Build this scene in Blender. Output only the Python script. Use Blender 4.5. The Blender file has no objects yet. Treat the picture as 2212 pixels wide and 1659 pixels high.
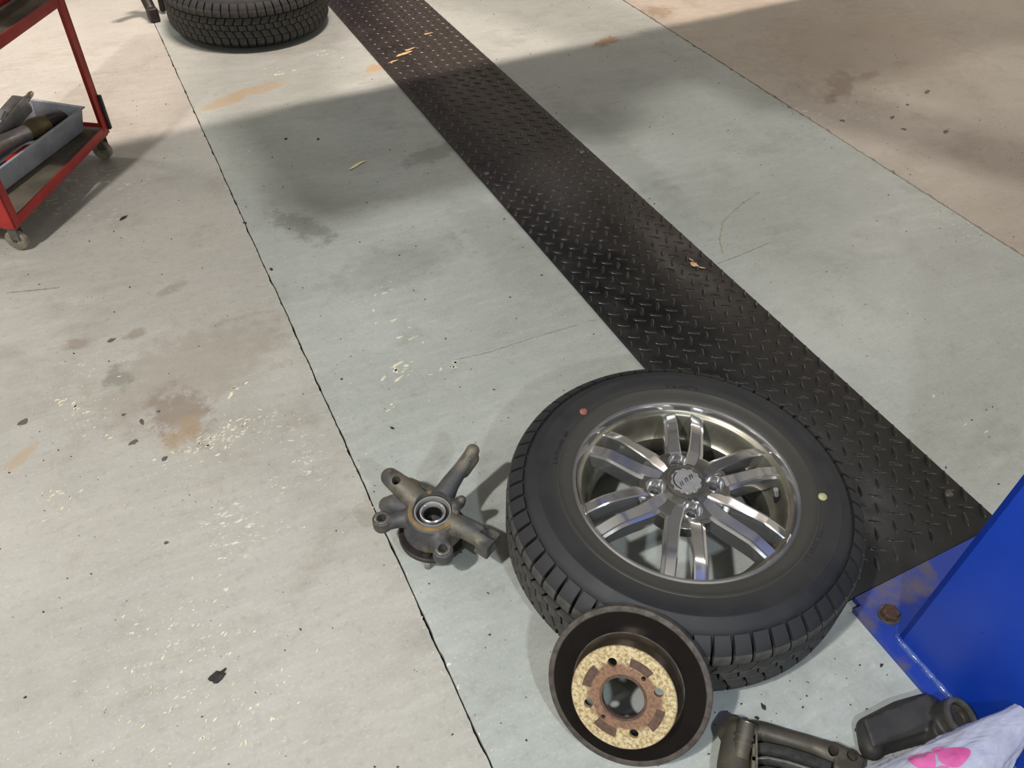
import bpy, bmesh, math, random
from mathutils import Vector, Matrix, noise as mnoise
random.seed(7)
PI = math.pi
SC = bpy.context.scene
COL = SC.collection

# ------------------------------------------------------------------ camera, world, exposure, lamp powers
cam_d = bpy.data.cameras.new('camera')
cam_d.sensor_fit = 'HORIZONTAL'; cam_d.sensor_width = 36.0
cam_d.lens = 1718.5 / 2212 * 36.0
cam_d.clip_start = 0.05
cam = bpy.data.objects.new('camera', cam_d); COL.objects.link(cam)
cam.matrix_world = Matrix(((0.89566507, 0.29239925, -0.33509217, 0.0),
                           (-0.44357891, 0.64151416, -0.62585728, 0.0),
                           (0.03196618, 0.70919832, 0.70428397, 1.22),
                           (0, 0, 0, 1)))
SC.camera = cam
w = bpy.data.worlds.new('world'); SC.world = w; w.use_nodes = True
w.node_tree.nodes['Background'].inputs[0].default_value = (0.9, 0.95, 1.0, 1)
w.node_tree.nodes['Background'].inputs[1].default_value = 0.02
SC.view_settings.view_transform = 'Standard'
SC.view_settings.look = 'None'
SC.view_settings.exposure = 0.30
SC.view_settings.gamma = 1.0
SC.view_settings.use_curve_mapping = False
WARM = (1.0, 0.84, 0.745); NEUT = (1.0, 0.985, 0.96); COOL = (0.80, 0.91, 1.0)
POWER = dict(flood=122, bay_warm=215, fill_near=40, fill_far=20, fill_trolley=58, wall=34, stand=5.5)  # near, far and trolley battens are added ambient fill
SC.cycles.max_bounces = 7; SC.cycles.diffuse_bounces = 3; SC.cycles.glossy_bounces = 3; SC.cycles.transmission_bounces = 3

# ------------------------------------------------------------------ helpers
def S(*c):
    f = lambda v: (v / 12.92 if v <= 0.04045 else ((v + 0.055) / 1.055) ** 2.4)
    return tuple(f(v / 255.0) for v in c)

class MB:
    """collects vertices and faces; build() links them as one mesh object"""
    def __init__(s): s.v = []; s.f = []
    def add(s, vs, fs, M=None):
        o = len(s.v)
        s.v += [tuple(M @ Vector(p)) if M else tuple(p) for p in vs]
        s.f += [tuple(i + o for i in f) for f in fs]
        return s
    def box(s, c, d, M=None):
        x, y, z = (k / 2 for k in d)
        vs = [(c[0] + i * x, c[1] + j * y, c[2] + k * z) for i in (-1, 1) for j in (-1, 1) for k in (-1, 1)]
        return s.add(vs, [(0, 1, 3, 2), (4, 6, 7, 5), (0, 4, 5, 1), (2, 3, 7, 6), (0, 2, 6, 4), (1, 5, 7, 3)], M)
    def lathe(s, prof, n=48, M=None, closed=True, a0=0.0):
        vs = []; fs = []; m = len(prof)
        for i in range(n):
            a = a0 + 2 * PI * i / n
            vs += [(r * math.cos(a), r * math.sin(a), z) for r, z in prof]
        for i in range(n):
            j = (i + 1) % n
            for k in range(m if closed else m - 1):
                l = (k + 1) % m
                fs.append((i * m + k, j * m + k, j * m + l, i * m + l))
        return s.add(vs, fs, M)
    def cyl(s, p0, p1, r0, r1=None, n=20):
        r1 = r0 if r1 is None else r1
        p0 = Vector(p0); p1 = Vector(p1)
        q = (p1 - p0).to_track_quat('Z', 'Y').to_matrix().to_4x4(); q.translation = p0
        L = (p1 - p0).length
        vs = []; 
        for z, r in ((0, r0), (L, r1)):
            vs += [(r * math.cos(2 * PI * i / n), r * math.sin(2 * PI * i / n), z) for i in range(n)]
        fs = [(i, (i + 1) % n, n + (i + 1) % n, n + i) for i in range(n)]
        fs += [tuple(range(n))[::-1], tuple(range(n, 2 * n))]
        return s.add(vs, fs, q)
    def ball(s, c, r, M=None, sc=(1, 1, 1), nu=16, nv=10):
        prof = [(math.sin(PI * i / nv), -math.cos(PI * i / nv)) for i in range(1, nv)]
        vs = []; fs = []; m = len(prof)
        for i in range(nu):
            a = 2 * PI * i / nu
            vs += [(c[0] + r * sc[0] * p * math.cos(a), c[1] + r * sc[1] * p * math.sin(a), c[2] + r * sc[2] * z) for p, z in prof]
        b = len(vs); vs += [(c[0], c[1], c[2] - r * sc[2]), (c[0], c[1], c[2] + r * sc[2])]
        for i in range(nu):
            j = (i + 1) % nu
            for k in range(m - 1): fs.append((i * m + k, j * m + k, j * m + k + 1, i * m + k + 1))
            fs.append((i * m, b, j * m)); fs.append((i * m + m - 1, j * m + m - 1, b + 1))
        return s.add(vs, fs, M)
    def limb(s, pts):
        """chain of tapered round segments: pts = [(x,y,z,r), ...]"""
        for p in pts: s.ball(p[:3], p[3])
        for a, b in zip(pts, pts[1:]): s.cyl(a[:3], b[:3], a[3], b[3])
        return s
    def tube(s, path, r, n=10, cap=True):
        path = [Vector(p) for p in path]; rs = r if isinstance(r, (list, tuple)) else [r] * len(path)
        vs = []; fs = []; up = Vector((0.013, 0.021, 1)).normalized()
        for i, p in enumerate(path):
            t = (path[min(i + 1, len(path) - 1)] - path[max(i - 1, 0)]).normalized()
            if abs(t.dot(up)) > 0.97: up = Vector((1, 0.05, 0.02)).normalized()
            e = t.cross(up).normalized(); g = e.cross(t)
            vs += [tuple(p + (e * math.cos(2 * PI * k / n) + g * math.sin(2 * PI * k / n)) * rs[i]) for k in range(n)]
        for i in range(len(path) - 1):
            for k in range(n):
                l = (k + 1) % n
                fs.append((i * n + k, i * n + l, (i + 1) * n + l, (i + 1) * n + k))
        if cap: fs += [tuple(range(n))[::-1], tuple(range((len(path) - 1) * n, len(path) * n))]
        return s.add(vs, fs)
    def mesh(s, name, smooth=None):
        me = bpy.data.meshes.new(name); me.from_pydata(s.v, [], s.f)
        bm = bmesh.new(); bm.from_mesh(me)
        bmesh.ops.recalc_face_normals(bm, faces=bm.faces)
        if smooth is not None:
            for f in bm.faces: f.smooth = True
            lim = math.radians(smooth)
            for e in bm.edges:
                if len(e.link_faces) == 2 and e.calc_face_angle(0) > lim: e.smooth = False
        bm.to_mesh(me); bm.free(); me.update()
        return me
    def build(s, name, mat, parent=None, smooth=None):
        return link(name, s.mesh(name, smooth), mat, parent)

def link(name, me, mat=None, parent=None):
    o = bpy.data.objects.new(name, me); COL.objects.link(o)
    if mat and len(me.materials) == 0: me.materials.append(mat)
    if parent: o.parent = parent
    return o
def tag(o, label=None, cat=None, group=None, kind=None):
    if label: o['label'] = label
    if cat: o['category'] = cat
    if group: o['group'] = group
    if kind: o['kind'] = kind
    return o
def thing(name, label, cat, loc=(0, 0, 0), rot=(0, 0, 0), group=None):
    o = bpy.data.objects.new(name, None); COL.objects.link(o)
    o.location = loc; o.rotation_euler = rot; o.empty_display_size = 0.05
    return tag(o, label, cat, group)
def put(o, M):
    o.matrix_local = M; return o
def bevel(me, wd=0.003, seg=2, ang=40):
    bm = bmesh.new(); bm.from_mesh(me)
    bmesh.ops.remove_doubles(bm, verts=bm.verts, dist=1e-5)
    es = [e for e in bm.edges if len(e.link_faces) == 2 and e.calc_face_angle(0) > math.radians(ang)]
    bmesh.ops.bevel(bm, geom=es, offset=wd, segments=seg, affect='EDGES', profile=0.5)
    bmesh.ops.recalc_face_normals(bm, faces=bm.faces)
    for f in bm.faces: f.smooth = True
    for e in bm.edges:
        if len(e.link_faces) == 2 and e.calc_face_angle(0) > math.radians(50): e.smooth = False
    bm.to_mesh(me); bm.free(); me.update(); return me
def box(name, c, d, mat, parent=None, bw=0.003, M=None):
    me = MB().box(c, d, M).mesh(name)
    if bw: bevel(me, bw)
    return link(name, me, mat, parent)
def fuse(name, mb, voxel, mat, parent=None, cuts=None, smooth=4):
    """melts overlapping closed shapes into one casting, then drills the cuts"""
    t = bpy.data.objects.new('tmp', mb.mesh('tmp')); COL.objects.link(t)
    m = t.modifiers.new('r', 'REMESH'); m.mode = 'VOXEL'; m.voxel_size = voxel; m.use_smooth_shade = True
    if smooth:
        m = t.modifiers.new('s', 'SMOOTH'); m.factor = 0.5; m.iterations = smooth
    c = None
    if cuts:
        c = bpy.data.objects.new('cut', cuts.mesh('cut')); COL.objects.link(c)
        m = t.modifiers.new('b', 'BOOLEAN'); m.operation = 'DIFFERENCE'; m.object = c; m.solver = 'EXACT'
        m.use_self = True
    dg = bpy.context.evaluated_depsgraph_get(); dg.update()
    me = bpy.data.meshes.new_from_object(t.evaluated_get(dg)); me.name = name
    me.materials.clear()
    bpy.data.objects.remove(t)
    if c: bpy.data.objects.remove(c)
    bm = bmesh.new(); bm.from_mesh(me)
    for f in bm.faces: f.smooth = True
    for e in bm.edges:
        if len(e.link_faces) == 2 and e.calc_face_angle(0) > math.radians(48): e.smooth = False
    bm.to_mesh(me); bm.free()
    return link(name, me, mat, parent)

def cut_mesh(mb, cuts, name, mat, parent, smooth=40):
    t_ = bpy.data.objects.new('t', mb.mesh('t')); c_ = bpy.data.objects.new('c', cuts.mesh('c')); COL.objects.link(t_); COL.objects.link(c_)
    m = t_.modifiers.new('b', 'BOOLEAN'); m.operation = 'DIFFERENCE'; m.object = c_; m.solver = 'EXACT'
    dg = bpy.context.evaluated_depsgraph_get(); dg.update()
    me = bpy.data.meshes.new_from_object(t_.evaluated_get(dg)); me.name = name; me.materials.clear()
    bpy.data.objects.remove(t_); bpy.data.objects.remove(c_)
    return link(name, me, mat, parent)

# ------------------------------------------------------------------ materials
class NT:
    def __init__(s, name):
        s.m = bpy.data.materials.new(name); s.m.use_nodes = True
        s.t = s.m.node_tree; s.b = s.t.nodes['Principled BSDF']
        s.tc = s.n('ShaderNodeTexCoord').outputs['Object']
    def n(s, k, **kw):
        o = s.t.nodes.new(k)
        for a, b in kw.items(): setattr(o, a, b)
        return o
    def l(s, a, b): s.t.links.new(a, b)
    def val(s, inp, v):
        if isinstance(v, (int, float)): inp.default_value = v
        elif isinstance(v, tuple): inp.default_value = (*v, 1) if len(v) == 3 and len(inp.default_value) == 4 else v
        else: s.l(v, inp)
    def map(s, sc=(1, 1, 1), rot=0, loc=(0, 0, 0), src=None):
        o = s.n('ShaderNodeMapping'); s.l(src or s.tc, o.inputs[0])
        o.inputs['Scale'].default_value = sc; o.inputs['Rotation'].default_value = (0, 0, rot); o.inputs['Location'].default_value = loc
        return o.outputs[0]
    def noise(s, scale, detail=4, rough=0.55, vec=None, dist=0.0, col=False):
        o = s.n('ShaderNodeTexNoise'); s.l(vec or s.tc, o.inputs['Vector'])
        o.inputs['Scale'].default_value = scale; o.inputs['Detail'].default_value = detail
        o.inputs['Roughness'].default_value = rough; o.inputs['Distortion'].default_value = dist
        return o.outputs['Color' if col else 'Fac']
    def voro(s, scale, vec=None, feat='F1', rnd=1.0):
        o = s.n('ShaderNodeTexVoronoi', feature=feat); s.l(vec or s.tc, o.inputs['Vector'])
        o.inputs['Scale'].default_value = scale; o.inputs['Randomness'].default_value = rnd
        return o.outputs['Distance']
    def ramp(s, v, a, b, lo=0.0, hi=1.0, smooth=True):
        o = s.n('ShaderNodeMapRange', interpolation_type='SMOOTHSTEP' if smooth else 'LINEAR')
        s.val(o.inputs[0], v)
        for i, q in zip((1, 2, 3, 4), (a, b, lo, hi)): s.val(o.inputs[i], q)
        return o.outputs[0]
    def math(s, op, a, b=0.0, c=None):
        o = s.n('ShaderNodeMath', operation=op); s.val(o.inputs[0], a); s.val(o.inputs[1], b)
        if c is not None: s.val(o.inputs[2], c)
        return o.outputs[0]
    def mix(s, f, a, b, mode='MIX'):
        o = s.n('ShaderNodeMix', data_type='RGBA', blend_type=mode)
        s.val(o.inputs[0], f); s.val(o.inputs[6], a); s.val(o.inputs[7], b)
        return o.outputs[2]
    def xyz(s, src=None):
        o = s.n('ShaderNodeSeparateXYZ'); s.l(src or s.tc, o.inputs[0]); return o.outputs
    def bump(s, h, strength=0.3, dist=0.001, prev=None):
        o = s.n('ShaderNodeBump'); s.l(h, o.inputs['Height'])
        o.inputs['Strength'].default_value = strength; o.inputs['Distance'].default_value = dist
        if prev: s.l(prev, o.inputs['Normal'])
        return o.outputs[0]
    def out(s, col, rough=0.5, metal=0.0, normal=None, **kw):
        s.val(s.b.inputs['Base Color'], col); s.val(s.b.inputs['Roughness'], rough); s.val(s.b.inputs['Metallic'], metal)
        if normal: s.l(normal, s.b.inputs['Normal'])
        for k, v in kw.items(): s.val(s.b.inputs[k.replace('_', ' ')], v)
        return s.m

def simple(name, c1, c2=None, scale=40, rough=0.5, metal=0.0, bump=0.0, bscale=200, bd=0.0006, lo=0.35, hi=0.65, **kw):
    t = NT(name); c = c1
    if c2: c = t.mix(t.ramp(t.noise(scale, 5, 0.6), lo, hi), c1, c2)
    nm = t.bump(t.noise(bscale, 3), bump, bd) if bump else None
    r = t.ramp(t.noise(scale * 1.7, 4), 0.3, 0.7, max(0.03, rough - 0.08), min(1, rough + 0.08))
    return t.out(c, r, metal, nm, **kw)

def floor_mat(name, base, base2, dirt, blobs, wear_bias, seed):
    t = NT(name)
    warp = t.mix(0.06, t.tc, t.noise(9, 2, 0.6, col=True))      # position nudged by noise
    big = t.noise(1.7, 4, 0.6, vec=t.map(loc=(seed, seed * 2, 0)))
    med = t.noise(7.5, 4, 0.65, vec=t.map(loc=(seed, 0, 3)))
    fine = t.noise(60, 3, 0.7)
    c = t.mix(t.ramp(big, 0.36, 0.66), base, base2)
    c = t.mix(t.math('MULTIPLY', t.ramp(med, 0.5, 0.78), 0.38), c, dirt)
    # trowel streaks
    st = t.noise(1.0, 3, 0.7, vec=t.map((9, 45, 1), rot=0.62))
    st2 = t.noise(1.0, 3, 0.7, vec=t.map((14, 160, 1), rot=0.45))
    c = t.mix(t.ramp(st, 0.40, 0.72, 0.0, 0.10), c, (0.75, 0.74, 0.70))
    c = t.mix(t.ramp(st2, 0.58, 0.78, 0.0, 0.10), c, (0.16, 0.15, 0.13))
    c = t.mix(t.ramp(fine, 0.5, 0.75, 0.0, 0.20), c, (0.14, 0.13, 0.12))
    c = t.mix(t.ramp(t.noise(170, 2, .7), 0.52, 0.72, 0.0, 0.16), c, (0.80, 0.79, 0.74))
    c = t.mix(t.ramp(t.noise(3.4, 4, .7, vec=t.map(loc=(seed, 4, 1))), 0.55, 0.75, 0.0, 0.30), c, dirt)
    # pale rubbed-through flecks, gathered in patches
    patch = t.ramp(t.noise(2.3, 4, 0.6, vec=t.map(loc=(seed * 3, 1, 0))), 0.50, 0.72, 0.0, 1.0)
    th = t.math('SUBTRACT', 0.735 - wear_bias, t.math('MULTIPLY', patch, 0.16))
    fl = t.noise(46, 5, 0.72, vec=t.map((1, 1.9, 1), rot=0.6))
    fleck = t.ramp(t.math('SUBTRACT', fl, th), 0.0, 0.03)
    c = t.mix(t.math('MULTIPLY', fleck, 0.75), c, S(226, 222, 206))
    # black specks
    sp = t.ramp(t.voro(42, rnd=1.0), 0.055, 0.075, 1.0, 0.0)
    sel = t.ramp(t.noise(13, 2), 0.55, 0.60)
    c = t.mix(t.math('MULTIPLY', t.math('MULTIPLY', sp, sel), 0.7), c, (0.05, 0.05, 0.05))
    # stains that sit at their own places
    bn = t.math('MULTIPLY', t.math('SUBTRACT', t.noise(30, 5, 0.78), 0.5), 2.6)
    for (bx, by, rx, ry, rot, colr, amt) in blobs:
        v = t.n('ShaderNodeMapping'); t.l(warp, v.inputs[0]); v.vector_type = 'TEXTURE'
        v.inputs['Location'].default_value = (bx + 0.03 * 0 , by, 0); v.inputs['Rotation'].default_value = (0, 0, rot)
        v.inputs['Scale'].default_value = (rx, ry, 1)
        ln = t.n('ShaderNodeVectorMath', operation='LENGTH'); t.l(v.outputs[0], ln.inputs[0])
        d = t.math('ADD', ln.outputs['Value'], bn)
        c = t.mix(t.math('MULTIPLY', t.ramp(d, 0.45, 1.05, 1.0, 0.0), amt), c, colr)
    h = t.noise(75, 4, 0.7, vec=t.map((.35, 1.6, 1), rot=0.5))
    nm = t.bump(h, 0.28, 0.0012)
    r = t.ramp(t.math('ADD', t.math('MULTIPLY', big, 0.5), t.math('MULTIPLY', st, 0.5)), 0.35, 0.65, 0.34, 0.52)
    return t.out(c, r, 0.0, nm, Specular_IOR_Level=0.5)

# warp above mixes 6% of a 0..1 colour into the position: blob centres are given in that frame
def wp(x, y): return (x * 0.94 + 0.03, y * 0.94 + 0.03)
BRN = S(124, 106, 90); DRK = S(92, 84, 76); TAN = S(176, 148, 110); GRY = S(104, 106, 99)
def bl(x, y, rx, ry, rot, col, amt): X, Y = wp(x, y); return (X, Y, rx, ry, rot, col, amt)
M = {}
M['floor_mid'] = floor_mat('painted_concrete', S(169, 173, 167), S(159, 163, 156), S(126, 125, 114),
    [bl(0.36, 2.69, .20, .035, .35, TAN, .62), bl(.80, 2.08, .12, .05, .4, GRY, .5), bl(.335, 1.85, .05, .13, .5, GRY, .55),
     bl(.845, 2.72, .05, .03, .5, TAN, .8), bl(1.75, 2.62, .10, .035, .5, S(150, 112, 82), .8), bl(.50, 1.60, .22, .10, .2, GRY, .28),
     bl(.80, 1.55, .10, .35, 0, GRY, .18), bl(1.33, 1.9, .07, .5, 0, GRY, .25)], 0.0, 3)
M['floor_left'] = floor_mat('worn_concrete_left', S(176, 172, 163), S(167, 164, 155), S(134, 125, 113),
    [bl(-.08, 1.29, .06, .10, .2, BRN, .6), bl(-.085, 1.24, .05, .04, .3, TAN, .4), bl(-.03, 1.42, .26, .14, .3, S(138, 128, 113), .42),
     bl(-.18, 1.45, .03, .045, .4, GRY, .4), bl(-.25, 1.60, .04, .025, 0, BRN, .45), bl(-.13, 1.58, .03, .02, .4, BRN, .45),
     bl(-.38, 1.295, .04, .02, .6, TAN, .5), bl(-.02, 1.72, .05, .02, .3, BRN, .35)], 0.03, 11)
M['floor_right'] = floor_mat('worn_concrete_right', S(178, 168, 154), S(166, 156, 142), S(128, 112, 94),
    [bl(2.34, 1.96, .16, .05, .7, BRN, .6), bl(2.22, 1.90, .06, .03, .7, BRN, .55), bl(2.5, 1.98, .07, .03, .2, BRN, .5),
     bl(2.13, 2.81, .10, .06, .3, S(140, 112, 84), .5), bl(2.7, 2.2, .6, .4, .3, S(150, 132, 112), .4)], 0.0, 23)
M['joint'] = simple('joint_filler', S(36, 33, 30), S(62, 56, 49), 60, 0.95)
t = NT('tyre_rubber')
x, y, z = t.xyz(); nz = t.noise(14, 5, .6)
rr = t.math('SQRT', t.math('ADD', t.math('MULTIPLY', x, x), t.math('MULTIPLY', y, y)))
c = t.mix(t.ramp(nz, .35, .65), S(27, 28, 31), S(36, 36, 37))
c = t.mix(t.math('MULTIPLY', t.ramp(t.math('ADD', rr, t.math('MULTIPLY', nz, .03)), .215, .252, 1.0, 0.0), .75), c, S(58, 56, 49))   # road dust near the rim
M['rubber'] = t.out(c, t.ramp(nz, .3, .7, .60, .76), 0, t.bump(t.noise(420, 3), .25, .0006))
t = NT('tyre_tread_rubber')
wv = t.noise(1.0, 3, 0.5, vec=t.map((60, 420, 420)))
M['tread'] = t.out(t.mix(t.ramp(t.noise(30, 5), .35, .65), S(50, 50, 48), S(72, 71, 67)), 0.85, 0, t.bump(wv, 0.35, 0.0008))
M['rubber_line'] = simple('raised_rubber', S(38, 39, 42), S(46, 46, 46), 20, 0.5)
M['alloy_dark'] = simple('gunmetal_alloy_paint', S(142, 140, 134), S(132, 130, 124), 6, 0.26, 0.85)
M['alloy'] = simple('hyper_silver_alloy', S(206, 206, 206), S(198, 198, 197), 6, 0.2, 0.9)
M['barrel'] = simple('rim_barrel_alloy', S(150, 146, 132), S(122, 118, 104), 12, 0.34, 0.75)
M['cap'] = simple('chrome_cap', S(205, 205, 205), S(190, 190, 192), 60, 0.25, 0.7)
M['cap_dark'] = simple('dark_emblem', S(40, 42, 46), S(60, 62, 66), 60, 0.35, 0.5)
M['chrome'] = simple('bright_steel', S(212, 212, 210), S(196, 196, 194), 50, 0.2, 0.7)
M['black'] = simple('black_plastic', S(26, 26, 27), S(38, 38, 38), 20, 0.45)
M['dot_red'] = simple('red_brown_paint_dot', S(150, 96, 84), S(120, 76, 66), 90, 0.7)
M['dot_yel'] = simple('pale_yellow_paint_dot', S(172, 168, 128), S(150, 146, 110), 90, 0.7)
# diamond plate
t = NT('black_chequer_plate')
n1 = t.noise(9, 6, .65); n2 = t.noise(90, 4)
c = t.mix(t.ramp(n1, .42, .68), S(15, 15, 15), S(27, 25, 23))
c = t.mix(t.ramp(n2, .55, .8, 0, .4), c, S(52, 48, 44))
yy = t.xyz()[1]
c = t.mix(t.ramp(t.math('ADD', yy, t.math('MULTIPLY', n1, .8)), 1.7, 2.7, 0, .55), c, S(66, 56, 50))
M['plate'] = t.out(c, t.ramp(n1, .35, .65, .36, .55), 0.15, t.bump(n2, .25, .0006))
M['lug'] = simple('worn_tread_lug', S(42, 41, 40), S(66, 63, 60), 60, 0.30, 0.45)
# lift
t = NT('blue_enamel')
g = t.noise(6, 5, .6)
c = t.mix(t.ramp(g, .3, .7), S(14, 50, 146), S(18, 56, 152))
c = t.mix(t.ramp(t.noise(55, 3), .70, .74, 0, .8), c, S(28, 36, 66))
M['blue'] = t.out(c, .38, 0, t.bump(t.noise(130, 2), .05, .0005), Specular_IOR_Level=.4)
t = NT('blue_enamel_dirty')
x, y, z = t.xyz()
d = t.math('ADD', t.math('MULTIPLY', t.noise(20, 6, .7), .7), t.math('MULTIPLY', t.ramp(t.noise(7, 3), .40, .62), .25))
c = t.mix(t.ramp(d, .46, .68, 0, .85), S(30, 58, 148), S(92, 84, 84))
M['blue_dirty'] = t.out(c, .45, 0, t.bump(t.noise(160, 3), .15, .0006))
M['rust'] = simple('rusty_bolt', S(96, 70, 54), S(66, 50, 42), 120, 0.75, 0.4, bump=.3, bscale=600)
t = NT('weld_sealant')
M['weld'] = t.out(t.mix(t.ramp(t.noise(40, 4), .4, .6), S(38, 62, 140), S(72, 92, 150)), .12, 0, t.bump(t.noise(160, 3), .6, .002), Coat_Weight=.6)
# brake disc
M['disc_face'] = simple('worn_disc_face', S(48, 44, 43), S(37, 33, 33), 6, 0.25, 0.8)
M['disc_edge'] = simple('rusty_disc_rim', S(88, 81, 75), S(64, 59, 54), 70, 0.72, 0.35, bump=.4, bscale=500)
t = NT('disc_hat_face')
q = t.noise(190, 6, .78); q2 = t.noise(26, 5, .7)
x, y, z = t.xyz()
rr = t.math('SQRT', t.math('ADD', t.math('MULTIPLY', x, x), t.math('MULTIPLY', y, y)))
rust = t.ramp(t.math('SUBTRACT', t.math('ADD', rr, t.math('MULTIPLY', t.math('SUBTRACT', q2, .5), .035)), 0), .046, .055, 1.0, 0.0)
c = t.mix(t.ramp(q, .40, .62), S(200, 186, 148), S(146, 120, 80))
c = t.mix(t.ramp(q, .60, .74), c, S(92, 70, 46))
c = t.mix(t.math('MULTIPLY', rust, .9), c, t.mix(t.ramp(q, .4, .65), S(128, 92, 72), S(100, 72, 60)))
M['hat'] = t.out(c, .62, .25, t.bump(q, .5, .0008))
M['hat_pad'] = simple('brown_rust', S(96, 74, 62), S(78, 60, 52), 150, .85, .2, bump=.3, bscale=500)
M['hat_side'] = simple('dark_hat_wall', S(66, 58, 50), S(92, 80, 62), 20, .32, .6)
# castings
t = NT('rusty_casting')
q = t.noise(30, 6, .65); q2 = t.noise(11, 4, .6)
c = t.mix(t.ramp(q2, .42, .60), S(78, 78, 79), S(110, 104, 90))
c = t.mix(t.ramp(q, .58, .72, 0, .7), c, S(134, 114, 84))
c = t.mix(t.ramp(t.noise(24, 5, .7), .50, .64, 0, .75), c, S(62, 63, 68))
c = t.mix(t.ramp(t.noise(120, 4, .7), .55, .7, 0, .45), c, S(50, 48, 46))
M['cast'] = t.out(c, .58, .4, t.bump(t.noise(190, 5, .7), .5, .0012))
M['cast_rust'] = simple('orange_rust_ring', S(140, 116, 78), S(112, 96, 70), 60, .75, .25, bump=.3)
M['cast_dark'] = simple('dark_oily_steel', S(66, 60, 56), S(52, 50, 48), 30, .5, .6, bump=.2)
M['zinc'] = simple('zinc_stud', S(196, 194, 184), S(160, 156, 140), 80, .3, .9)
M['caliper'] = simple('olive_plated_casting', S(92, 85, 72), S(72, 68, 60), 24, .55, .45, bump=.3, bscale=300)
M['pad'] = simple('black_friction_pad', S(34, 33, 32), S(52, 50, 47), 70, .9, 0, bump=.5, bscale=250)
M['pad_steel'] = simple('grey_backing_plate', S(110, 108, 102), S(84, 82, 76), 40, .5, .5)
M['clip'] = simple('pad_clip_steel', S(178, 172, 152), S(140, 134, 116), 60, .35, .8)
M['caliper_dark'] = simple('dark_grey_caliper', S(62, 61, 58), S(50, 49, 47), 20, .6, .3, bump=.25, bscale=260)
# trolley
M['red'] = simple('red_enamel', S(168, 40, 36), S(146, 32, 30), 12, .45, 0, bump=.08)
t = NT('shelf_mat')
M['shelf'] = t.out(t.mix(t.ramp(t.noise(12, 5), .35, .65), S(108, 100, 84), S(84, 78, 66)), .7, 0, t.bump(t.noise(90, 3), .2, .0006))
M['tray'] = simple('grey_plastic_tray', S(176, 182, 192), S(150, 156, 166), 14, .5, 0)
M['tool'] = simple('grey_tool_casting', S(166, 164, 162), S(144, 142, 142), 30, .36, .45)
M['tool_olive'] = simple('olive_collar', S(120, 108, 70), S(92, 84, 58), 30, .5, .3)
M['tool_red'] = simple('red_sleeve', S(186, 44, 32), S(160, 34, 28), 30, .5)
M['castor'] = simple('castor_tyre', S(140, 132, 114), S(110, 102, 90), 40, .7)
# bag
t = NT('clear_plastic_film')
q = t.noise(9, 5, .6, dist=1.2); ck = t.noise(1.0, 3, .6, vec=t.map((10, 34, 34)), dist=2.2)
M['bag'] = t.out(t.mix(t.ramp(q, .3, .7), S(214, 214, 226), S(186, 188, 206)), .07, 0, t.bump(t.ramp(ck, .30, .70), .25, .005),
                 Alpha=t.ramp(q, .32, .68, .38, .82), Coat_Weight=.8, Coat_Roughness=.05, Specular_IOR_Level=.8)
t = NT('pink_print')
M['pink'] = t.out(t.mix(t.ramp(t.noise(30, 3), .3, .7), S(216, 70, 140), S(228, 106, 166)), .12, 0, None, Alpha=.8, Coat_Weight=.6)
M['leaf'] = simple('dry_pale_leaf', S(236, 232, 186), S(220, 212, 150), 60, .6)
M['flake'] = simple('cream_primer', S(222, 216, 192), S(204, 196, 170), 60, .8)
M['chip'] = simple('tan_paint_chip', S(206, 176, 132), S(180, 146, 104), 60, .8)
M['grit'] = simple('black_grit', S(30, 29, 28), S(56, 52, 48), 90, .8)
M['spot'] = simple('dark_oil_spot', S(100, 94, 88), S(84, 78, 74), 60, .55)
M['scuff'] = simple('tan_scuff', S(160, 156, 138), S(146, 140, 118), 60, .8)
M['wall'] = simple('white_wall_sheet', S(206, 204, 196), S(196, 194, 186), 2, .7)
M['ceil'] = simple('white_roof_sheet', S(196, 196, 192), S(186, 186, 182), 2, .7)
M['car'] = simple('silver_car_paint', S(160, 162, 166), S(152, 154, 158), 3, .3, .4)
M['glass'] = simple('tinted_glass', S(40, 46, 48), S(34, 40, 42), 3, .08)
M['under'] = simple('underseal', S(40, 40, 40), S(58, 56, 54), 12, .8)
M['fixture'] = simple('white_fixture', S(220, 220, 216), S(210, 210, 206), 6, .5)
def emit(name, col, st):
    t = NT(name); t.b.inputs['Emission Color'].default_value = (*col, 1); t.b.inputs['Emission Strength'].default_value = st
    return t.out(col, .4)
M['glow_w'] = emit('warm_diffuser', WARM, 6); M['glow_n'] = emit('neutral_diffuser', NEUT, 6); M['glow_c'] = emit('cool_diffuser', COOL, 6)

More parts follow.
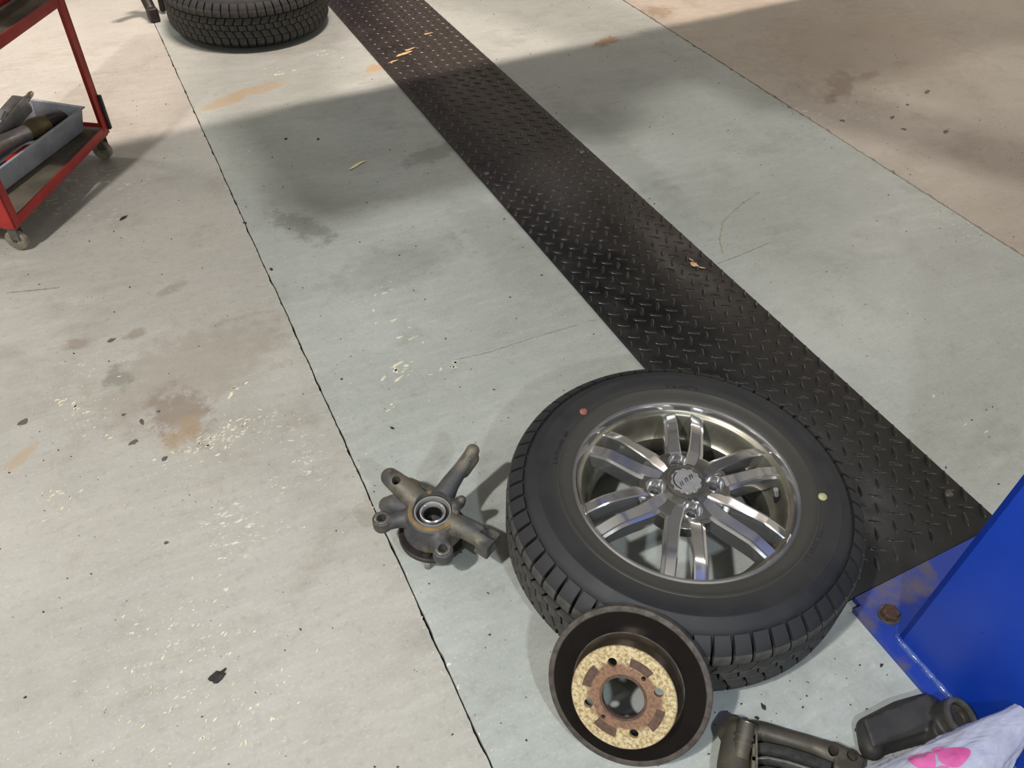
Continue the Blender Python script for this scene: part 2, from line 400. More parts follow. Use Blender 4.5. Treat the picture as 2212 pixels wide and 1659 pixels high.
# ------------------------------------------------------------------ floor: base, three slabs with ragged joints
XJ1, XJ2 = 0.200, 2.052
XA, XB, YA, YB = -4.5, 6.8, -4.0, 9.0
ZC = 4.7
base = MB().box(((XA + XB) / 2, (YA + YB) / 2, -0.06), (XB - XA, YB - YA, 0.09)).build('floor', M['joint'])
tag(base, kind='structure')
def rag(y, seed, amp):
    v = mnoise.noise((y * 3.1, seed, 0)) * .45 + mnoise.noise((y * 14, seed, 5)) * .3
    chip = max(0, mnoise.noise((y * 34, seed, 9)) - .1) * 1.6 + max(0, mnoise.noise((y * 110, seed, 3)) - .12) * .9
    return v * .0042, chip * amp
def slab(x0, x1, mat, left=None, right=None):
    ys = [YA] + [YA + (i + 1) * .5 for i in range(int((-.2 - YA) / .5))] + [-.2 + i * .008 for i in range(int(4.6 / .008))] + [4.5, 6, YB]
    vs = []; fs = []
    for i, y in enumerate(ys):
        a = x0; b = x1
        if left is not None:
            s_, c_ = rag(y, left[0], left[1]); a = x0 + s_ + left[2] + c_
        if right is not None:
            s_, c_ = rag(y, right[3], 0); _, c2 = rag(y, right[0], right[1]); b = x1 + s_ - right[2] - c2
        vs += [(a, y, -.014), (a + (.0006 if left else 0), y, 0), (b - (.0006 if right else 0), y, 0), (b, y, -.014)]
        if i:
            o = 4 * i; p = o - 4
            fs += [(p + k, p + k + 1, o + k + 1, o + k) for k in range(3)]
    o = MB().add(vs, fs).build('slab', mat, base)
    return o
# both edges of a joint follow one wandering line (seed shared) with chips of their own
slab(XA, XJ1, M['floor_left'], right=(51.3, .0030, .0006, 2.7))
slab(XJ1, XJ2, M['floor_mid'], left=(2.7, .0022, .0006), right=(61.1, .009, .0024, 8.9))
slab(XJ2, XB, M['floor_right'], left=(8.9, .008, .0022))

# walls and roof of the workshop (behind and above the view)
def wall(name, c, d): tag(MB().box(c, d).build(name, M['wall']), kind='structure')
wall('wall_left', (XA - .05, (YA + YB) / 2, ZC / 2), (.1, YB - YA, ZC))
wall('wall_right', (XB + .05, (YA + YB) / 2, ZC / 2), (.1, YB - YA, ZC))
wall('wall_back', ((XA + XB) / 2, YB + .05, ZC / 2), (XB - XA + .2, .1, ZC))
wall('wall_front', ((XA + XB) / 2, YA - .05, ZC / 2), (XB - XA + .2, .1, ZC))
tag(MB().box(((XA + XB) / 2, (YA + YB) / 2, ZC + .05), (XB - XA + .2, YB - YA + .2, .1)).build('ceiling', M['ceil']), kind='structure')

# ------------------------------------------------------------------ lamps
def area(name, parent, loc, aim, sx, sy, power, col, spread=PI):
    d = bpy.data.lights.new(name, 'AREA'); d.shape = 'RECTANGLE'; d.size = sx; d.size_y = sy; d.energy = power; d.color = col; d.spread = spread
    o = bpy.data.objects.new(name, d); COL.objects.link(o); o.parent = parent
    o.location = loc; o.rotation_euler = (Vector(aim) - Vector(loc)).to_track_quat('-Z', 'Y').to_euler()
    return o
def batten(loc, label, col, power, glow, along='x', length=1.2):
    r = thing('ceiling_batten_light', label, 'light', loc, (0, 0, 0 if along == 'x' else PI / 2), group='workshop ceiling lights')
    box('housing', (0, 0, .03), (length, .11, .05), M['fixture'], r, .006)
    for s in (-1, 1):
        MB().cyl((-length / 2 + .03, s * .028, -.008), (length / 2 - .03, s * .028, -.008), .013).build('tube', glow, r, 40)
        box('end_cap', (s * (length / 2 - .015), 0, -.005), (.03, .1, .035), M['fixture'], r, .004)
    MB().cyl((0, 0, .055), (0, 0, ZC - loc[2]), .012).build('drop_rod', M['fixture'], r, 40)
    area('lamp', r, (0, 0, -.03), (0, 0, -5), length - .1, .09, power, col)
    return r
batten((1.0, 2.87, 4.3), 'warm white batten light hung above the raised car', WARM, POWER['bay_warm'], M['glow_w'])
batten((-2.6, 4.6, 4.3), 'neutral batten light hung over the red trolley side', NEUT, POWER['fill_trolley'], M['glow_n'])  # unseen lamp, added to raise the ambient light on the shaded band
batten((3.6, 5.2, 4.3), 'neutral batten light hung beyond the second lift post', NEUT, POWER['fill_far'], M['glow_n'])  # unseen lamp, added to fill in light from the far side
batten((-3.0, -.45, 4.3), 'neutral batten light hung near the left wall', NEUT, POWER['fill_near'], M['glow_n'])  # added ambient fill, placed so the car still shades the band
batten((4.2, -.45, 4.3), 'neutral batten light hung behind the blue lift post', NEUT, POWER['fill_near'], M['glow_n'])  # added ambient fill for the right-hand floor
# long wall light on the right wall
r = thing('wall_batten_light', 'long warm batten light fixed along the side wall', 'light', (XB - .08, 4.2, 2.8))
box('housing', (.03, 0, 0), (.06, 3.2, .14), M['fixture'], r, .006)
MB().cyl((-.015, -1.55, 0), (-.015, 1.55, 0), .016).build('tube', M['glow_w'], r, 40)
area('lamp', r, (-.04, 0, 0), (-3, 0, -1.6), .12, 3.0, POWER['wall'], WARM)
# flood light on the left, high up
r = thing('flood_light', 'square flood light on a tall bracket pole', 'light', (-2.1, -.12, 3.8))
aimv = Vector((.9, .75, 0)) - Vector((-2.1, -.12, 3.8))
Q = aimv.to_track_quat('-Z', 'Y').to_matrix().to_4x4()
put(box('housing', (0, 0, .05), (.26, .26, .08), M['fixture'], r, .01), Q)
put(box('lens', (0, 0, .008), (.2, .2, .006), M['glow_n'], r, .002), Q)
MB().cyl((0, -.02, .12), (0, -.02, ZC - 3.8), .02).build('bracket_pole', M['fixture'], r, 40)
area('lamp', r, Q @ Vector((0, 0, -.004)), aimv, .14, .14, POWER['flood'], NEUT)
# work light on a stand beside the photographer
r = thing('work_light', 'black work light on a thin floor stand', 'work light', (.317, -.24, 0))
MB().cyl((-.006, -.03, 0.02), (-.006, -.03, 1.068), .012).build('pole', M['black'], r, 40)
MB().lathe([(.002, 0), (.14, 0), (.14, .012), (.03, .03), (.002, .03)], 32, Matrix.Translation((0, -.03, .001)), closed=False).build('base', M['black'], r, 40)
aimv = Vector((.35, 1.1, -1.06)); Q = Matrix.Translation((0, 0, 1.06)) @ aimv.to_track_quat('-Z', 'Y').to_matrix().to_4x4()
put(box('head', (0, 0, .03), (.1, .08, .04), M['black'], r, .006), Q)
put(box('lens', (0, 0, .007), (.07, .05, .004), M['glow_c'], r, .001), Q)
area('lamp', r, Q @ Vector((0, 0, -.002)), Q @ Vector((0, 0, -1)), .05, .04, POWER['stand'], COOL)

# ------------------------------------------------------------------ wheels
WR, WW = 0.300, 0.177           # tyre radius and width
def make_wheel():
    root = thing('wheel', '', 'wheel')
    # tyre carcass: closed ring, z = 0 floor side .. WW top side
    half = [(.1865, .0735), (.192, .0790), (.197, .0805), (.204, .082), (.212, .0845), (.2135, .0862), (.2165, .0862), (.218, .085), (.232, .0885), (.246, .0872),
            (.2475, .0880), (.250, .0878), (.252, .0860), (.264, .0810), (.2705, .0745), (.2780, .062), (.2855, .048), (.2900, .03)]
    prof = [(r, WW / 2 + z) for r, z in half] + [(r, WW / 2 - z) for r, z in reversed(half)]
    prof += [(.183, WW / 2 - .07), (.183, WW / 2 + .07)]
    tyre = MB().lathe(prof, 144).build('tyre', M['rubber'], root, 35)
    # tread blocks: five rows of sixty
    def row_mesh(name, sect, w0, w1, skew, th=.0085, n=3):
        """sect: outer surface as (r,z) from the bottom edge to the top edge; w0,w1 angular width; skew slants the block"""
        vs = []; fs = []; m = len(sect)
        for layer in (0, 1):
            for k, (r, z) in enumerate(sect):
                u = k / (m - 1); wd = w0 + (w1 - w0) * u; a = skew * (u - .5)
                # inset along the local normal, roughly towards the tyre's core
                if layer:
                    dx, dz = .262 - r, WW / 2 - z; dz *= .55
                    L = math.hypot(dx, dz); r += dx / L * th; z += dz / L * th
                for i in range(n + 1):
                    an = a + wd * (i / n - .5); vs.append((r * math.cos(an), r * math.sin(an), z))
        N = n + 1; o = m * N
        for k in range(m - 1):
            for i in range(n):
                p = k * N + i; fs.append((p, p + 1, p + N + 1, p + N)); fs.append((o + p, o + p + N, o + p + N + 1, o + p + 1))
            for i, d in ((0, 1), (n, -1)):
                p = k * N + i; q = (p, p + N, o + p + N, o + p); fs.append(q)
        for k in (0, m - 1):
            for i in range(n):
                p = k * N + i; fs.append((p, p + 1, o + p + 1, o + p))
        me = MB().add(vs, fs).mesh(name, 30); me.materials.append(M['tread']); me.materials.append(M['rubber'])
        for p in me.polygons:
            if abs(p.center.z - WW / 2) > .0555: p.material_index = 1
        return me
    NB = 60; st = 2 * PI / NB
    C = WW / 2
    sh = [(.2995, C + .036), (.2992, C + .050), (.2962, C + .0575), (.2895, C + .0655), (.281, C + .0725), (.2735, C + .0770)]
    rows = [(sh, st * .83, st * .80, .0, 0), ([(r, 2 * C - z) for r, z in reversed(sh)], st * .80, st * .83, .0, .37 * st),
            ([(.3002, C + .0115), (.3003, C + .0335)], st * .84, st * .84, st * .30, .25 * st),
            ([(.3003, C - .0095), (.3003, C + .0095)], st * .86, st * .86, -st * .10, .6 * st),
            ([(.3003, C - .0335), (.3002, C - .0115)], st * .84, st * .84, -st * .30, .1 * st)]
    for sect, w0, w1, sk, ph in rows:
        me = row_mesh('tread_block', sect, w0, w1, sk)
        for i in range(NB):
            o = link('tread_block', me, None, tyre); o.rotation_euler.z = i * st + ph
    # moulded marks on the side wall (raised strokes too worn to read)
    rnd = random.Random(3)
    mk = MB()
    for a0, r0, cnt, stp in ((126, .2215, 9, 2.3), (50, .2225, 8, 2.0), (62, .239, 12, 3.2), (-70, .224, 9, 2.4)):
        for i in range(cnt):
            a = math.radians(a0 + i * stp)
            for _ in range(2):
                Mx = Matrix.Rotation(a, 4, 'Z') @ Matrix.Translation((r0 + rnd.uniform(-.003, .003), rnd.uniform(-.003, .003), WW - .0016)) @ Matrix.Rotation(rnd.choice((0, PI / 2, .5)), 4, 'Z')
                mk.box((0, 0, 0), (.0065, .0012, .0016), Mx)
    mk.build('raised_marks', M['rubber_line'], tyre)
    for ang, rr, mt, lb in ((110.4, .223, 'dot_red', 'red-brown paint dot'), (-34.5, .222, 'dot_yel', 'pale yellow paint dot')):
        a = math.radians(ang)
        d = MB().lathe([(.0001, .0022), (.0066, .0022), (.0072, .0012), (.0072, -.001)], 24, closed=False).build('paint_dot', M[mt], tyre, 60)
        d.location = (rr * math.cos(a), rr * math.sin(a), WW - .0012); d['label'] = lb
    # rim
    C = WW / 2
    f = .1575 + .004
    prof = [(.1955, f), (.1958, f + .004), (.1935, f + .006), (.1905, f + .0055), (.1885, f + .002), (.1872, f - .006), (.1845, f - .0095), (.1805, f - .011),
            (.1772, f - .0145), (.1758, f - .030), (.1715, f - .040), (.1680, f - .052), (.1600, f - .058), (.1585, f - .090), (.1660, f - .100), (.1715, f - .128), (.1745, f - .136),
            (.186, f - .142), (.1905, f - .148), (.1935, f - .148), (.1935, f - .144), (.189, f - .138), (.179, f - .132), (.1765, f - .128), (.170, f - .100), (.165, f - .094),
            (.166, f - .056), (.176, f - .045), (.1795, f - .030), (.1875, f - .0125), (.192, f - .006)]
    rim = MB().lathe(prof, 128).build('rim', M['barrel'], root, 40); rim.scale = (.968, .968, 1)
    # bright front lip ring sits on the rim edge
    MB().lathe([(.1962, f + .0005), (.1964, f + .0045), (.1940, f + .0072), (.1905, f + .0068), (.1880, f + .003), (.1866, f - .006), (.1885, f - .006), (.193, f)], 128).build('lip', M['alloy'], rim, 40)
    # hub face
    zh = .172
    hub = MB().lathe([(.034, zh - .010), (.0345, zh + .001), (.0395, zh + .001), (.0415, zh - .005), (.0445, zh - .0105), (.060, zh - .0110), (.0715, zh - .0125), (.0755, zh - .020), (.072, zh - .045), (.034, zh - .045)], 96)
    hc = MB()
    for i in range(4):
        a = math.radians(69 + 90 * i); hc.cyl((.052 * math.cos(a), .052 * math.sin(a), zh - .08), (.052 * math.cos(a), .052 * math.sin(a), zh + .03), .0180, n=40)
    hub = cut_mesh(hub, hc, 'hub', M['alloy_dark'], rim)
    for p in hub.data.polygons: p.use_smooth = True
    hub.data.set_sharp_from_angle(angle=math.radians(32))
    # spokes: six pairs
    def spoke(sgn, long):
        secs = []
        #       r,    centre offset, half width, top z, depth
        for r, off, hw, zt, dp in (((.0430, .0118, .0115, .1650, .030), (.0560, .0155, .0142, .1655, .034)) if long else ()) + ((.0685, .0180, .0150, .1650 if long else .1606, .037), (.074, .0195, .0150, .1652 if long else .1622, .039), (.080, .0205, .0145, .1650 if long else .1634, .040), (.096, .0218, .0136, .1649 if long else .1644, .041), (.118, .0230, .0128, .1648, .041),
                                   (.140, .0242, .0126, .1646, .041), (.152, .0250, .0126, .1618, .039), (.170, .0262, .0126, .1560, .036), (.1862, .0272, .0130, .1500, .030)):
            o = off * sgn; inn = -sgn
            # outer edge is the side away from the pair's slot
            w_o = hw * sgn; w_i = -hw * sgn
            secs.append([(r, o + w_i * .80, zt - dp), (r, o + w_i, zt - .0075), (r, o + w_i * .96, zt - .0020), (r, o + w_i * .78, zt - .0003), (r, o + w_o * .42, zt - .0042),
                         (r, o + w_o * .50, zt - .0072), (r, o + w_o * .60, zt - .0060), (r, o + w_o * .95, zt - .0085), (r, o + w_o, zt - .0135), (r, o + w_o * .80, zt - dp)])
        m = len(secs[0]); vs = [p for s in secs for p in s]; fs = []
        for i in range(len(secs) - 1):
            for k in range(m):
                l = (k + 1) % m; fs.append((i * m + k, i * m + l, (i + 1) * m + l, (i + 1) * m + k))
        fs += [tuple(range(m)), tuple(range((len(secs) - 1) * m, len(secs) * m))]
        me = MB().add(vs, fs).mesh('spoke', 22); me.materials.append(M['alloy']); return me
    sp_m = {(g, l): spoke(g, l) for g in (1, -1) for l in (0, 1)}
    short = {(0, 1), (2, -1), (3, 1), (5, -1)}      # these four end at a nut seat
    webm = MB().add([(.069, -.016, .1560), (.086, -.013, .1535), (.086, .013, .1535), (.069, .016, .1560), (.069, -.016, .125), (.084, -.013, .128), (.084, .013, .128), (.069, .016, .125)],
                    [(0, 1, 2, 3), (4, 7, 6, 5), (0, 4, 5, 1), (1, 5, 6, 2), (2, 6, 7, 3), (3, 7, 4, 0)]).mesh('web'); webm.materials.append(M['alloy_dark']); bevel(webm, .002)
    fillm = MB().add([(.0690, -.016, .1575), (.0775, -.0130, .1560), (.0790, 0, .1555), (.0775, .0130, .1560), (.0690, .016, .1575), (.069, -.016, .125), (.0775, -.013, .125), (.079, 0, .125), (.0775, .013, .125), (.069, .016, .125)],
                     [(0, 1, 2, 3, 4), (9, 8, 7, 6, 5), (0, 5, 6, 1), (1, 6, 7, 2), (2, 7, 8, 3), (3, 8, 9, 4), (4, 9, 5, 0)]).mesh('web'); fillm.materials.append(M['alloy_dark'])
    for i in range(6):
        a = math.radians(55.5 + 60 * i)
        for g in (1, -1): link('spoke', sp_m[(g, 0 if (i, g) in short else 1)], None, rim).rotation_euler.z = a
        link('web', webm, None, rim).rotation_euler.z = a
        link('web', fillm, None, rim).rotation_euler.z = a + PI / 6
    # four nut seats, with black discs painting the dark down their sockets
    seat = MB().lathe([(.0178, zh - .013), (.0181, zh - .0085), (.0168, zh - .0085), (.0155, zh - .014), (.0125, zh - .018), (.0112, zh - .018), (.0085, zh - .026), (.0078, zh - .026), (.0078, zh - .042), (.0178, zh - .042)], 40).mesh('nut_seat', 40)
    seat.materials.append(M['alloy'])
    bore = MB().lathe([(.0001, zh - .030), (.0077, zh - .030), (.0077, zh - .034), (.0001, zh - .034)], 24, closed=False).mesh('nut_hole_shade'); bore.materials.append(M['black'])
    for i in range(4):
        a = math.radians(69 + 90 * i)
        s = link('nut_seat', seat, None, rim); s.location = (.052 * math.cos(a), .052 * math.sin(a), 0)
        s = link('nut_hole_shade', bore, None, rim); s.location = (.052 * math.cos(a), .052 * math.sin(a), 0)
    # centre cap with its ring, scalloped disc and emblem bars
    cap = MB().lathe([(.0001, zh + .0002), (.0285, zh + .0002), (.0295, zh + .003), (.0325, zh + .0035), (.0338, zh + .001), (.0338, zh - .008), (.0001, zh - .008)], 64, closed=False).build('centre_cap', M['alloy_dark'], root, 40)
    vs = [(0, 0, zh + .0035)]; n = 96
    for i in range(n):
        rr = .0245 + .0014 * math.sin(i / n * 2 * PI * 12); vs.append((rr * math.cos(2 * PI * i / n), rr * math.sin(2 * PI * i / n), zh + .0028))
    vs += [(x * 1.02, y * 1.02, zh) for x, y, _ in vs[1:]]
    fs = [(0, 1 + i, 1 + (i + 1) % n) for i in range(n)] + [(1 + i, n + 1 + i, n + 1 + (i + 1) % n, 1 + (i + 1) % n) for i in range(n)]
    MB().add(vs, fs).build('scalloped_disc', M['cap'], cap, 30)
    em = MB(); Q = Matrix.Rotation(math.radians(14), 4, 'Z') @ Matrix.Translation((0, 0, zh + .0036))
    sl = Matrix(((1, .55, 0, 0), (0, 1, 0, 0), (0, 0, 1, 0), (0, 0, 0, 1)))
    for cx, bars in ((-.0115, ((-.0022, 0, .0012, .0075), (.0022, 0, .0012, .0075))), (0, ((-.0022, 0, .0012, .0075), (.0022, 0, .0012, .0075), (0, .0033, .0050, .0012))),
                     (.0115, ((-.0024, 0, .0012, .0078), (.0026, 0, .0014, .0070), (-.0008, .0032, .0034, .0012), (-.0008, 0, .0034, .0012)))):
        for (bx, by, bw, bh) in bars: em.box((cx + bx, by, 0), (bw, bh, .0008), Q @ sl)
    for k in range(10):
        a = math.radians(95 + k * 11); em.box((0, 0, 0), (.0016, .0042, .0008), Q @ Matrix.Translation((.0212 * math.cos(a), .0212 * math.sin(a), 0)) @ Matrix.Rotation(a, 4, 'Z'))
    em.build('emblem', M['cap_dark'], cap)
    # valve
    a = math.radians(-25.5); v = Vector((math.cos(a), math.sin(a), 0))
    p0 = v * .168 + Vector((0, 0, .118)); dr = Vector((-v.x * .35, -v.y * .35, 1)).normalized()
    vs_ = MB().cyl(p0, p0 + dr * .018, .0062, .0048).build('valve_stem', M['black'], root, 40)
    MB().cyl(p0 + dr * .018, p0 + dr * .034, .0042).build('valve_cap', M['chrome'], vs_, 40)
    return root
def copy_tree(o, parent=None):
    c = o.copy(); COL.objects.link(c); c.parent = parent
    for ch in list(o.children): copy_tree(ch, c)
    return c
wheel = make_wheel()
far = copy_tree(wheel)
wheel.location = (.6615, .599, .0046); wheel['group'] = far['group'] = 'wheels lying flat on the floor'
wheel.rotation_euler = (0, -.0155, 0)   # one side rests on the plate
wheel['label'] = 'tyre on a silver twin-spoke alloy wheel lying flat with a brake disc leaning on it'
far['label'] = 'black tyre lying flat on the pale floor beside the far end of the chequer plate'
far.location = (.545, 3.305, .0005); far.rotation_euler.z = .7

# ------------------------------------------------------------------ chequer-plate cable cover
PX0, PX1, PZ = .8715, 1.2545, .0055
pl = thing('chequer_plate', 'black diamond chequer plate strip running across the floor to the lift post', 'floor plate', (0, 0, 0))
me = MB().box(((PX0 + PX1) / 2, 1.968, PZ / 2 + .0002), (PX1 - PX0, 3.212, PZ)).mesh('sheet'); bevel(me, .001, 1)
link('sheet', me, M['plate'], pl)
lv = []; n = 12; L, Wd, Hh = .0178, .0046, .0017
vs = []; fs = []
for lay, (s, z) in enumerate(((1, 0), (.82, .7), (.45, 1.0))):
    for i in range(n):
        a = 2 * PI * i / n; x = math.cos(a); y = math.sin(a)
        vs.append((L * s * x, Wd * s * (abs(y) ** 1.3) * (1 if y > 0 else -1), Hh * z))
for l in range(2):
    for i in range(n): fs.append((l * n + i, l * n + (i + 1) % n, (l + 1) * n + (i + 1) % n, (l + 1) * n + i))
fs.append(tuple(range(2 * n, 3 * n)))
lug_me = MB().add(vs, fs).mesh('tread_lug', 60); lug_me.materials.append(M['lug'])
lugs = []
P = .0455
for j in range(-20, 75):
    for i in range(0, 10):
        for k, ang in ((0, 55), (1, -38)):
            x = .881 + P * i + (.0225 if k else 0); y = 1.125 + P * j - (.0235 if k else 0)
            if PX0 + .006 < x < PX1 - .006 and .375 < y < 3.56: lugs.append((x, y, math.radians(ang)))
def seen(x, y):
    if math.hypot(x - .6615, y - .599) < .27: return False
    return y > .40
lugs.sort(key=lambda q: (not seen(q[0], q[1]), math.hypot(q[0], q[1])))
rest = MB()
for k, (x, y, a) in enumerate(lugs):
    Mx = Matrix.Translation((x, y, PZ + .0001)) @ Matrix.Rotation(a, 4, 'Z')
    if k < 300:
        o = link('tread_lug', lug_me, None, pl); o.matrix_local = Mx
    else: rest.add([v.co for v in lug_me.vertices], [tuple(p.vertices) for p in lug_me.polygons], Mx)
tag(rest.build('tread_lugs_beyond', M['lug'], pl, 60), kind='stuff')
for x, y in ((1.217, .454), (.90, 1.9), (1.225, 1.9)):
    MB().lathe([(.0001, .0045), (.005, .0042), (.0082, .002), (.0088, 0)], 20, Matrix.Translation((x, y, PZ)), closed=False).build('screw_head', M['pad_steel'], pl, 50)

# ------------------------------------------------------------------ two-post lift
def lift_post(label, flip):
    r = thing('lift_post', label, 'lift post', group='lift posts')
    me = MB().box((1.10, .095, .0062), (.47, .53, .0115)).mesh('base_plate')
    # chamfered corner towards the wheel
    bm = bmesh.new(); bm.from_mesh(me)
    es = [e for e in bm.edges if abs(e.verts[0].co.z - e.verts[1].co.z) > .005]
    bmesh.ops.bevel(bm, geom=es, offset=.016, segments=2, affect='EDGES'); bm.to_mesh(me); bm.free()
    link('base_plate', me, M['blue_dirty'], r)
    cm = MB()
    # C-section column: back plate plus two sides and lips, open towards the other post is hidden from here
    x0, x1, y0, y1, H_ = .892, 1.165, -.05, .272, 2.9
    cm.box(((x0 + x1) / 2, y0 + .004, H_ / 2 + .012), (x1 - x0, .008, H_))
    cm.box((x0 + .004, (y0 + y1) / 2, H_ / 2 + .012), (.008, y1 - y0, H_))
    cm.box((x1 - .004, (y0 + y1) / 2, H_ / 2 + .012), (.008, y1 - y0, H_))
    cm.box((x0 + .035, y1 - .004, H_ / 2 + .012), (.07, .008, H_)); cm.box((x1 - .035, y1 - .004, H_ / 2 + .012), (.07, .008, H_))
    cm.build('column', M['blue'], r)
    pts = [(x0 - .0005, y1 + .004 - i * .006, .0125 + .0005 * math.sin(i * 2.1)) for i in range(54)]
    MB().tube(pts, [.0068 + .0006 * math.sin(i * 1.3) + .0005 * math.sin(i * 3.1) for i in range(54)], 10).build('weld_bead', M['weld'], r, 80)
    for bx, by in ((.908, .309), (1.29, .309), (1.29, -.12), (.90, -.12)):
        b = MB().lathe([(.0001, .0125), (.0125, .0125), (.0150, .0105), (.0150, 0), (.0001, 0)], 6, Matrix.Translation((bx, by, .0155)), closed=False, a0=.4)
        b = b.build('anchor_bolt', M['rust'], r)
        MB().lathe([(.010, 0), (.0178, 0), (.0178, .003), (.010, .003)], 28, Matrix.Translation((bx, by, .0122)), closed=True).build('washer', M['pad_steel'], b, 40)
    # carriage and two swing arms up under the car
    box('carriage', (1.03, .30, 1.58), (.22, .09, .55), M['blue'], r, .01)
    for ex, ey in ((.45, 1.36), (1.60, 1.36)):
        a = Vector((1.03 + (ex - 1.03) * .06, .33, 1.43)); b = Vector((ex, ey, 1.43)); d = b - a
        Q = Matrix.Translation((a + b) / 2) @ Matrix.Rotation(math.atan2(d.y, d.x), 4, 'Z')
        box('arm', (0, 0, 0), (d.length + .08, .10, .08), M['blue'], r, .008, Q)
        MB().cyl((ex, ey, 1.46), (ex, ey, 1.552), .05).build('arm_pad', M['black'], r, 40)
    return r
lp = lift_post('blue steel lift post with bolted base plate standing beside the alloy wheel', 0)
lp2 = copy_tree(lp)
lp2['label'] = 'blue steel lift post at the far end of the chequer plate strip'
lp2.rotation_euler.z = PI; lp2.location = (2.126, 3.94, 0)

# ------------------------------------------------------------------ brake disc leaning on the tyre
nv = Vector((-.632, -.5, .592)).normalized(); upv = (Vector((0, 0, 1)) - nv.z * nv).normalized(); e1 = upv.cross(nv)
cen = Vector((.4078, .3651, .1040))
QD = Matrix(((e1.x, upv.x, nv.x, cen.x), (e1.y, upv.y, nv.y, cen.y), (e1.z, upv.z, nv.z, cen.z), (0, 0, 0, 1)))
rot = thing('brake_disc', 'worn brake disc with a rusty tan hat leaning against the tyre', 'brake disc', cen)
rot.matrix_world = QD
RD = .1195
MB().lathe([(.078, 0), (.1105, 0), (.1120, .0014), (.1175, .0014), (RD, 0), (RD, -.0095), (.1175, -.0105), (.078, -.0105)], 128).build('disc', M['disc_edge'], rot, 40)
MB().lathe([(.0815, .0004), (.1108, .0004), (.1104, -.002), (.0815, -.002)], 128).build('friction_face', M['disc_face'], rot, 40)
HD = .036
MB().lathe([(.080, -.0005), (.0765, .003), (.0752, .012), (.0755, HD - .004), (.0752, HD - .0014), (.0700, HD - .0055), (.0698, .002), (.0720, -.009), (.080, -.009)], 96).build('hat_wall', M['hat_side'], rot, 40)
# hat face with real holes
hm = MB().lathe([(.0308, HD), (.0735, HD), (.0755, HD - .0022), (.0745, HD - .0065), (.0308, HD - .0065)], 96)
ct = MB(); A0 = 35
for k in range(4):
    a = math.radians(A0 + 90 * k); ct.cyl((.0522 * math.cos(a), .0522 * math.sin(a), HD - .02), (.0522 * math.cos(a), .0522 * math.sin(a), HD + .02), .0066, n=28)
for a in (66, 66 + 180):
    a = math.radians(a); ct.cyl((.0430 * math.cos(a), .0430 * math.sin(a), HD - .02), (.0430 * math.cos(a), .0430 * math.sin(a), HD + .02), .0034, n=20)
cut_mesh(hm, ct, 'hat_face', M['hat'], rot)
def arcpad(a0, a1, r0, r1, z0, z1, n=8):
    vs = []; 
    for i in range(n + 1):
        a = a0 + (a1 - a0) * i / n
        for r, z in ((r0, z0), (r1, z0), (r1, z1), (r0, z1)): vs.append((r * math.cos(a), r * math.sin(a), z))
    fs = [(i * 4 + k, i * 4 + (k + 1) % 4, i * 4 + 4 + (k + 1) % 4, i * 4 + 4 + k) for i in range(n) for k in range(4)]
    fs += [(0, 1, 2, 3), (n * 4 + 3, n * 4 + 2, n * 4 + 1, n * 4)]
    return vs, fs
for k in range(4):
    a = math.radians(A0 + 45 + 90 * k); v_, f_ = arcpad(a - .30, a + .30, .0475, .0600, HD - .001, HD + .0006)
    MB().add(v_, f_).build('rust_patch', M['hat_pad'], rot)
MB().lathe([(.0300, HD + .0008), (.0335, HD + .0008), (.0345, HD - .001), (.0300, HD - .007)], 64).build('bore_lip', M['hat_pad'], rot, 40)

# ------------------------------------------------------------------ steering knuckle with hub
KX, KY = .272, .776
kn = thing('steering_knuckle', 'rusty steering knuckle standing on its hub studs beside the floor joint', 'steering knuckle', (0, 0, 0))
b = MB()
b.limb([(KX, KY, .056, .040), (KX, KY, .078, .040)])
b.cyl((KX, KY, .048), (KX, KY, .062), .053, .050, 40); b.cyl((KX, KY, .060), (KX, KY, .098), .049, .0455, 40)
b.limb([(.297, .798, .090, .022), (.322, .814, .104, .0165), (.350, .829, .116, .0135), (.372, .840, .128, .0125), (.378, .843, .134, .0125)])   # steering arm
b.limb([(.352, .826, .108, .012), (.374, .838, .120, .0135)])
b.limb([(.262, .806, .084, .024), (.246, .838, .098, .020), (.236, .858, .104, .0185), (.231, .873, .102, .017)])           # strut ear
b.limb([(.258, .842, .090, .016), (.240, .868, .092, .016)])
b.limb([(.246, .812, .072, .022), (.222, .838, .070, .018), (.212, .846, .064, .0150)])                                    # lower lobe
b.limb([(.262, .862, .080, .011), (.292, .824, .074, .014)])
b.limb([(.240, .790, .080, .019), (.214, .796, .080, .0135), (.189, .802, .081, .0150)])                                    # caliper tab
b.cyl((.189, .802, .070), (.189, .802, .093), .0165, n=32)
b.limb([(.268, .744, .076, .024), (.264, .722, .076, .0175), (.2605, .704, .076, .0150)])                                   # caliper tab
b.cyl((.2605, .704, .065), (.2605, .704, .088), .0175, n=32)
b.limb([(.292, .752, .082, .022), (.312, .729, .082, .018), (.332, .705, .074, .0165), (.340, .694, .068, .016)])           # ball-joint arm
b.box((0, 0, 0), (.040, .026, .032), Matrix.Translation((.339, .695, .068)) @ Matrix.Rotation(math.radians(28), 4, 'Z'))
b.limb([(.312, .742, .090, .010), (.336, .716, .086, .008)])
b.limb([(.304, .770, .094, .013), (.318, .768, .104, .0105), (.321, .764, .116, .0085)])                                    # small tab
ct = MB()
ct.cyl((KX, KY, .066), (KX, KY, .16), .0335, n=40)
ct.cyl((.189, .802, .03), (.189, .802, .14), .0078, n=24); ct.cyl((.2605, .704, .03), (.2605, .704, .14), .0078, n=24)
ct.cyl((.2385, .853, .06), (.232, .846, .16), .0078, n=24)
ct.cyl((.362, .828, .128), (.384, .846, .116), .0055, n=20)
